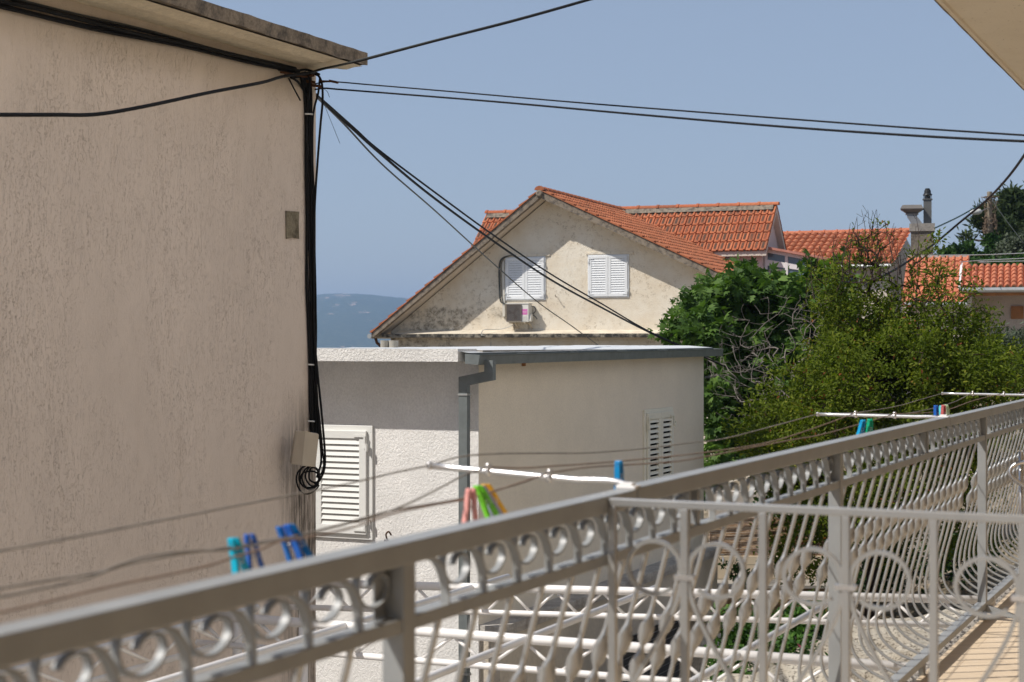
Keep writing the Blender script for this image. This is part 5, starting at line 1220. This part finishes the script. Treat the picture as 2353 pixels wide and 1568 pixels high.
for k, t in enumerate(scrolls):
    o = scr0 if k == 0 else scr0.copy()
    if k: COL.objects.link(o); o.parent = bl
    o.location = D_*t
mb = MB()
for t in sorted(PO+HB): mb.lathe(RL(t, 0, .4355), [(.012, 0), (.008, .004)], 6); 
mb.build('weld_bead', M_ALU, bl)

# ------------------------------------------------ divider
dv = thing('balcony_divider', RL(3.6, -.5, EYE), 'light grey scrollwork divider rail branching across the balcony from the long railing', 'railing')
def DV(s, h, off=0): return D_*(3.200+off)-R_*(1.250)+R_*s+Z_*(EYE-h)
mb = MB(); mb.box(DV(0, .319, -.008), R_*1.30, D_*.016, -Z_*.016); mb.build('top_rail', M_SILVER, dv, bevel=.002)
mb = MB(); mb.box(DV(0, 1.24, -.008), R_*1.30, D_*.016, -Z_*.016); mb.build('bottom_rail', M_SILVER, dv)
for s in (.006, .163, .326, .492, .660, .824, .990, 1.156, 1.28):
    mb = MB(); w_ = .020 if s in (.008,) else .016; mb.box(DV(s-w_/2, .335, -w_/2), R_*w_, D_*w_, -Z_*(.905)); mb.build('upright', M_SILVER, dv, bevel=.0015)
def ribbon(mb, pts, w_=.010, th=.0042):
    ps = spline([Vector((a, b, 0)) for a, b in pts], 8); n = len(ps); base = len(mb.v)
    for i, p in enumerate(ps):
        t = (ps[min(i+1, n-1)]-ps[max(i-1, 0)]).normalized(); nn = Vector((-t.y, t.x, 0))*th
        for q, o_ in ((p+nn, -w_/2), (p-nn, -w_/2), (p-nn, w_/2), (p+nn, w_/2)): mb.v.append(DV(q.x, q.y, o_))
    for i in range(n-1):
        for j in range(4): a = base+i*4+j; b = base+i*4+(j+1) % 4; mb.f.append((a, b, b+4, a+4))
    mb.f.append((base, base+1, base+2, base+3)); e_ = base+(n-1)*4; mb.f.append((e_+3, e_+2, e_+1, e_))
for s in (.163, .492, .824):
    for sg in (-1, 1):
        pts = []; cx_, cy_, r_ = .066, .457, .054
        for i in range(15):
            an = 2.30-i*(5.15/14)                            # open end below, round the far side and over the top to the upright
            pts.append((cx_+r_*math.cos(an)*1.05, cy_+r_*math.sin(an)))
        tail = [(.009, .476), (.012, .505), (.028, .550), (.058, .607), (.102, .680), (.136, .755), (.153, .83), (.154, .93), (.13, 1.05), (.08, 1.15), (.03, 1.23)]
        full = pts+tail
        mb = MB(); ribbon(mb, [(s+sg*x, y) for x, y in full]); mb.build('scroll', M_SILVER, dv)
    mb = MB(); mb.cbox(DV(s, .474), R_*.042, D_*.018, Z_*.010); mb.build('collar', M_ALU, dv)
# ------------------------------------------------ clothes line arms, lines, pegs
ARMS = []
def arm(t, L, h0, h1, label, th=.0070):
    o = thing('clothesline_arm', RL(t, 0, .315), label, 'clothesline arm', 'clothesline arms on the handrail')
    a = RL(t, .0, .312); b = RL(t, .02, h0); e = RL(t, L, h1)
    mb = MB(); mb.tube(spline([RL(t, -.015, .313), RL(t, .012, h0+.004), RL(t, .05, h0-.001), RL(t, .12, h0-.006*0)], 5)+[RL(t, .12, h0).lerp(e, k/6) for k in range(1, 7)], th, 12); mb.build('tube', M_ALU, o, smooth=True)
    mb = MB(); mb.cbox(RL(t, .0, .311), R_*.045, D_*.036, Z_*.008); mb.cbox(RL(t-.004, -.0, .306), R_*.03, D_*.024, Z_*.010); mb.build('foot', M_WHITE, o, bevel=.002)
    mb = MB(); mb.cbox(e+R_*.002, R_*.010, D_*.018, Z_*.018); mb.build('end_cap', M_ALU, o, bevel=.003)
    cl = []
    for q in (L*.38, L*.69):
        f = (q-.12)/(L-.12); c = RL(t, .12, h0).lerp(e, f)
        mb = MB(); mb.lathe(c-R_*.006, [(.0105, 0), (.0118, .003), (.0118, .009), (.0105, .012)], 12, R_); mb.lathe(c+Z_*.009-D_*.002, [(.0045, -.001), (.0045, .009)], 8); 
        mb.tube([c+Z_*.012+Vector((math.cos(x)*.007, 0, math.sin(x)*.006)) for x in [k*.7 for k in range(10)]], .0014, 5); mb.build('line_clamp', M_ALU, o, smooth=True); cl.append(c+Z_*.010)
    return e, cl
e1, c1 = arm(3.375, .487, .300, .280, 'nearest aluminium clothesline arm reaching out from the handrail above the clothes pegs')
e2, c2 = arm(7.15, .545, .312, .309, 'middle aluminium clothesline arm reaching out from the handrail in front of the plum tree')
e3, c3 = arm(10.45, .60, .312, .309, 'farthest aluminium clothesline arm at the right edge above the handrail')
e0, c0_ = arm(-.45, .487, .302, .300, 'clothesline arm on the handrail just beyond the left edge of the view')
RLQ = lambda x, y, q: (lambda k: (lambda t: Vector((D_.x*t-R_.x*(1.276+q), D_.y*t-R_.y*(1.276+q), 0)))((1.276+q)*(R_.x-k*R_.y)/(D_.x-k*D_.y)))((x-CX)/FPX)
def LQ(x, y, q): p = RLQ(x, y, q); p.z = EYE-(y-CY)/FPX*p.y; return p     # a measured direction met by the vertical plane q metres outside the railing
qo, qm, qi = .487, .34, .19
lines = [
 ('outermost grey clothes line from the tip of the nearest arm to the left edge', [(-200, 1300), (0, 1266), (300, 1210), (500, 1171), (675, 1137), (800, 1112), (900, 1088)], qo, M_LINE, [e1]),
 ('middle grey clothes line carrying the blue pegs toward the left edge', [(-200, 1392), (0, 1352), (222, 1317), (310, 1293), (420, 1273), (540, 1256), (640, 1238), (702, 1228), (853, 1190), (939, 1157), (1010, 1122), (1065, 1093)], qm, M_LINE, [c1[1]]),
 ('looser grey clothes line twisting around the middle one at the left', [(-200, 1398), (0, 1372), (160, 1340), (222, 1322), (270, 1300), (340, 1279), (430, 1268), (534, 1262), (640, 1241), (760, 1212), (853, 1186), (920, 1170), (1040, 1150), (1100, 1135), (1180, 1116)], qm-.03, M_LINE, [c1[0]]),
 ('lowest brown clothes line running just above the handrail', [(-200, 1452), (0, 1408), (258, 1347), (400, 1318), (486, 1298), (536, 1281), (600, 1262), (640, 1245), (702, 1236), (800, 1215), (905, 1180), (990, 1162), (1100, 1140)], qi+.02, M_LINEB, [c1[0]]),
]
heads = [e0, c0_[1], c0_[1], c0_[0]]
for (lab, pl_, q, mt_, tail), hd_ in zip(lines, heads):
    pts = [hd_]+[LQ(x, y, q) for x, y in pl_ if x >= 0]+tail; line_thing(lab, 'clothes line', pts, .0021, mt_, 'clothes_line', None, 6)
mids = [
 ('outermost grey clothes line between the near and middle arms', [e1, LQ(1057, 1050, qo), LQ(1145, 1043, qo), LQ(1353, 1041, qo), LQ(1470, 1032, qo), LQ(1660, 1009, qo), LQ(1760, 984, qo), e2], M_LINE),
 ('middle brown clothes line between the near and middle arms', [c1[1], LQ(1200, 1076, qm), LQ(1353, 1066, qm), LQ(1480, 1055, qm), LQ(1620, 1040, qm), LQ(1760, 1018, qm), LQ(1860, 988, qm), c2[1]], M_LINEB),
 ('inner grey brown clothes line between the near and middle arms', [c1[0], LQ(1353, 1074, qi+.05), LQ(1450, 1068, qi+.05), LQ(1560, 1060, qi+.05), LQ(1640, 1046, qi+.05), LQ(1740, 1026, qi+.05), LQ(1900, 996, qi+.05), c2[0]], M_LINEB),
 ('outermost thin clothes line between the middle and far arms', [e2, LQ(1970, 948, .54), LQ(2060, 934, .54), LQ(2110, 920, .54), e3], M_LINE),
 ('middle thin clothes line between the middle and far arms', [c2[1], LQ(2060, 952, .38), LQ(2120, 944, .38), LQ(2190, 925, .38), c3[1]], M_LINE),
 ('inner thin clothes line between the middle and far arms', [c2[0], LQ(2100, 950, .22), LQ(2170, 944, .22), LQ(2240, 920, .22), c3[0]], M_LINEB),
]
for lab, pts, mt_ in mids: line_thing(lab, 'clothes line', pts, .0021, mt_, 'clothes_line', None, 6)
# plastic pegs
def peg(x, y, q, label, c_, lean=0, turn=0, size=.072, open_=0.16, c2_=None):
    top = LQ(x, y, q); o = thing('clothes_peg', top, label, 'clothes peg', 'plastic clothes pegs on the lines')
    pm = plastic('peg_plastic', c_); pm2 = plastic('peg_plastic', c2_) if c2_ else pm
    u = Vector((math.cos(turn), math.sin(turn), 0)); v = Vector((-math.sin(turn), math.cos(turn), 0)); dn = (-Z_*math.cos(lean)+Vector((1, 0, 0))*math.sin(lean)).normalized()
    hw2 = .0075
    for sg in (-1, 1):
        mb = MB(); a = top+u*sg*.0025-dn*.012
        def pr(s_, w0, w1): return [a+dn*s_+u*sg*w0, a+dn*s_+u*sg*w1]
        outl = [(0, .0, .005), (.012, .0005, .0075), (.026, .002, .0085), (.040, .003, .009), (size, .004+open_*size*.5, .0085+open_*size*.5+.002)]
        base = len(mb.v)
        for s_, w0, w1 in outl:
            p0, p1 = pr(s_, w0, w1); mb.v += [p0-v*hw2, p1-v*hw2, p1+v*hw2, p0+v*hw2]
        for i in range(len(outl)-1):
            for j in range(4): g_ = base+i*4+j; h_ = base+i*4+(j+1) % 4; mb.f.append((g_, h_, h_+4, g_+4))
        mb.f.append((base+3, base+2, base+1, base)); e_ = base+4*(len(outl)-1); mb.f.append((e_, e_+1, e_+2, e_+3))
        mb.cbox(a+dn*(size-.008)+u*sg*(.0075+open_*size*.42), u*.003, v*.015, dn*.012)
        for k in range(3): mb.cbox(a+dn*(.006+k*.004)+u*sg*.0075, u*.0015, v*.012, dn*.0015)
        mb.build('jaw', pm if sg < 0 else pm2, o, bevel=.0012)
    mb = MB(); cc = top+dn*.026
    for k in (-1, 1): mb.tube([cc+v*k*.007+u*math.cos(x_)*.0055+dn*math.sin(x_)*.0055 for x_ in [j*.6 for j in range(12)]], .0008, 5)
    mb.build('spring', M_ALU, o)
BL, CYN, TEAL = (.01, .10, .42), (.0, .36, .52), (.0, .20, .46)
peg(540, 1252, qm, 'bright cyan clothes peg on the line at the lower left', CYN, .22, .9, .07, .10)
peg(576, 1243, qm, 'dark blue clothes peg right of the bright cyan one', BL, .18, .5, .07, .10)
peg(652, 1224, qm, 'blue clothes peg leaning left beside the building corner', (.0, .13, .45), .42, .6, .075, .10, BL)
peg(672, 1219, qm-.02, 'blue clothes peg overlapping the leaning one at the building corner', BL, .45, .9, .075, .10, (.0, .16, .46))
peg(1082, 1136, qi, 'pale pink clothes peg hanging beside the green and yellow ones', (.72, .33, .30), -.02, .5, .09, .14)
peg(1104, 1128, qi+.02, 'lime green clothes peg between the pink and the yellow ones', (.18, .62, .03), .45, .7, .085, .12)
peg(1110, 1128, qi+.045, 'grey lilac clothes peg half hidden behind the green one', (.35, .36, .50), .48, .7, .082, .12)
peg(1122, 1124, qi+.06, 'golden yellow clothes peg right of the green one', (.75, .40, .01), .46, .5, .08, .10)
peg(1422, 1070, qi+.02, 'blue clothes peg behind the foot of the nearest arm', TEAL, .03, 1.0, .085, .14)
peg(1982, 972, .15, 'bright blue clothes peg next to the green one under the middle arm', (.0, .26, .50), -.20, .6, .09, .2)
peg(1999, 970, .13, 'emerald green clothes peg under the middle arm', (.0, .33, .17), -.05, .6, .085, .16)
peg(2151, 938, .12, 'small blue clothes peg right of the middle arm', (.01, .10, .42), .05, .7, .085, .14)
peg(2163, 938, .13, 'turquoise and yellow clothes peg next to the small blue one', (.10, .55, .60), -.15, .7, .085, .14, (.8, .6, .1))
peg(2168, 937, .11, 'faded red clothes peg between the turquoise and pale green ones', (.45, .10, .10), .0, .7, .085, .14)
peg(2174, 936, .12, 'pale green clothes peg at the right end of the far group', (.55, .68, .45), .12, .7, .085, .14)

# ------------------------------------------------ chair at the right edge
cp = Vector((2.612, 8.5, 0)); cu_ = R_; cv_ = D_
chv = thing('metal_chair', cp+cu_*.25, 'shiny tubular metal chair cut off by the right edge of the view', 'chair')
MCH = simple('chrome_tube', (.62, .60, .58), .22, .9, .5, .04)
def CHP(a, b, z): return cp+cu_*a+cv_*b+Z_*z
for b in (0, .46):
    sg = 1 if b == 0 else -1
    mb = MB(); mb.tube([CHP(0, b, 0.01), CHP(-.002, b, .765)], .0125, 12); mb.build('leg', MCH, chv, smooth=True)
    mb = MB(); mb.tube([CHP(.47, b, 0.01), CHP(.45, b, .40)], .0125, 12); mb.build('leg', MCH, chv, smooth=True)
    mb = MB(); mb.tube(spline([CHP(.44, b, .41), CHP(.36, b, .46), CHP(.22, b, .52), CHP(.06, b-.05*sg, .575), CHP(-.035, b-.06*sg, .635), CHP(-.045, b-.05*sg, .680), CHP(0.0, b-.04*sg, .712), CHP(.12, b-.03*sg, .722), CHP(.46, b, .72)], 6), .0115, 12); mb.build('armrest', MCH, chv, smooth=True)
    mb = MB(); mb.lathe(CHP(0, b, 0), [(.016, 0), (.016, .02)], 12); mb.lathe(CHP(.47, b, 0), [(.016, 0), (.016, .02)], 12); mb.build('foot_cap', simple('rubber_foot', (.3, .3, .29), .8), chv)
mb = MB(); mb.tube([CHP(.45, 0, .43), CHP(.02, 0, .43), CHP(.02, .46, .43), CHP(.45, .46, .43), CHP(.45, 0, .43)], .0105, 10); mb.build('seat_frame', MCH, chv, smooth=True)
mb = MB(); mb.box(CHP(.02, .02, .435), cu_*.43, cv_*.42, Z_*.018); mb.build('seat', simple('woven_seat', (.5, .46, .38), .8), chv)
mb = MB(); mb.tube(spline([CHP(.45, .0, .43), CHP(.50, .0, .62), CHP(.54, .03, .84), CHP(.545, .23, .88), CHP(.54, .43, .84), CHP(.50, .46, .62), CHP(.45, .46, .43)], 6), .0115, 10); mb.build('back_frame', MCH, chv, smooth=True)
mb = MB(); mb.box(CHP(.515, .04, .58), cu_*.015, cv_*.38, Z_*.22); mb.build('backrest', simple('woven_seat', (.5, .46, .38), .8), chv)

#@@HAZE
hz = MB(); hz.box(Vector((-9500, -3500, -46)), Vector((19000, 0, 0)), Vector((0, 13000, 0)), Z_*230)
hm_ = bpy.data.materials.new('haze'); hm_.use_nodes = True; t_ = hm_.node_tree; t_.nodes.remove(t_.nodes['Principled BSDF'])
pv = t_.nodes.new("ShaderNodeVolumePrincipled"); pv.inputs['Color'].default_value = (.47, .68, 1.0, 1); pv.inputs['Density'].default_value = 2.2e-4; pv.inputs['Anisotropy'].default_value = .2
t_.links.new(pv.outputs[0], t_.nodes['Material Output'].inputs['Volume'])
HZ = True
if HZ: tag(hz.build('haze', hm_, loc=(0, 3000, 0)), kind='stuff')
for o in bpy.data.objects:
    if '_o' in o: del o['_o']
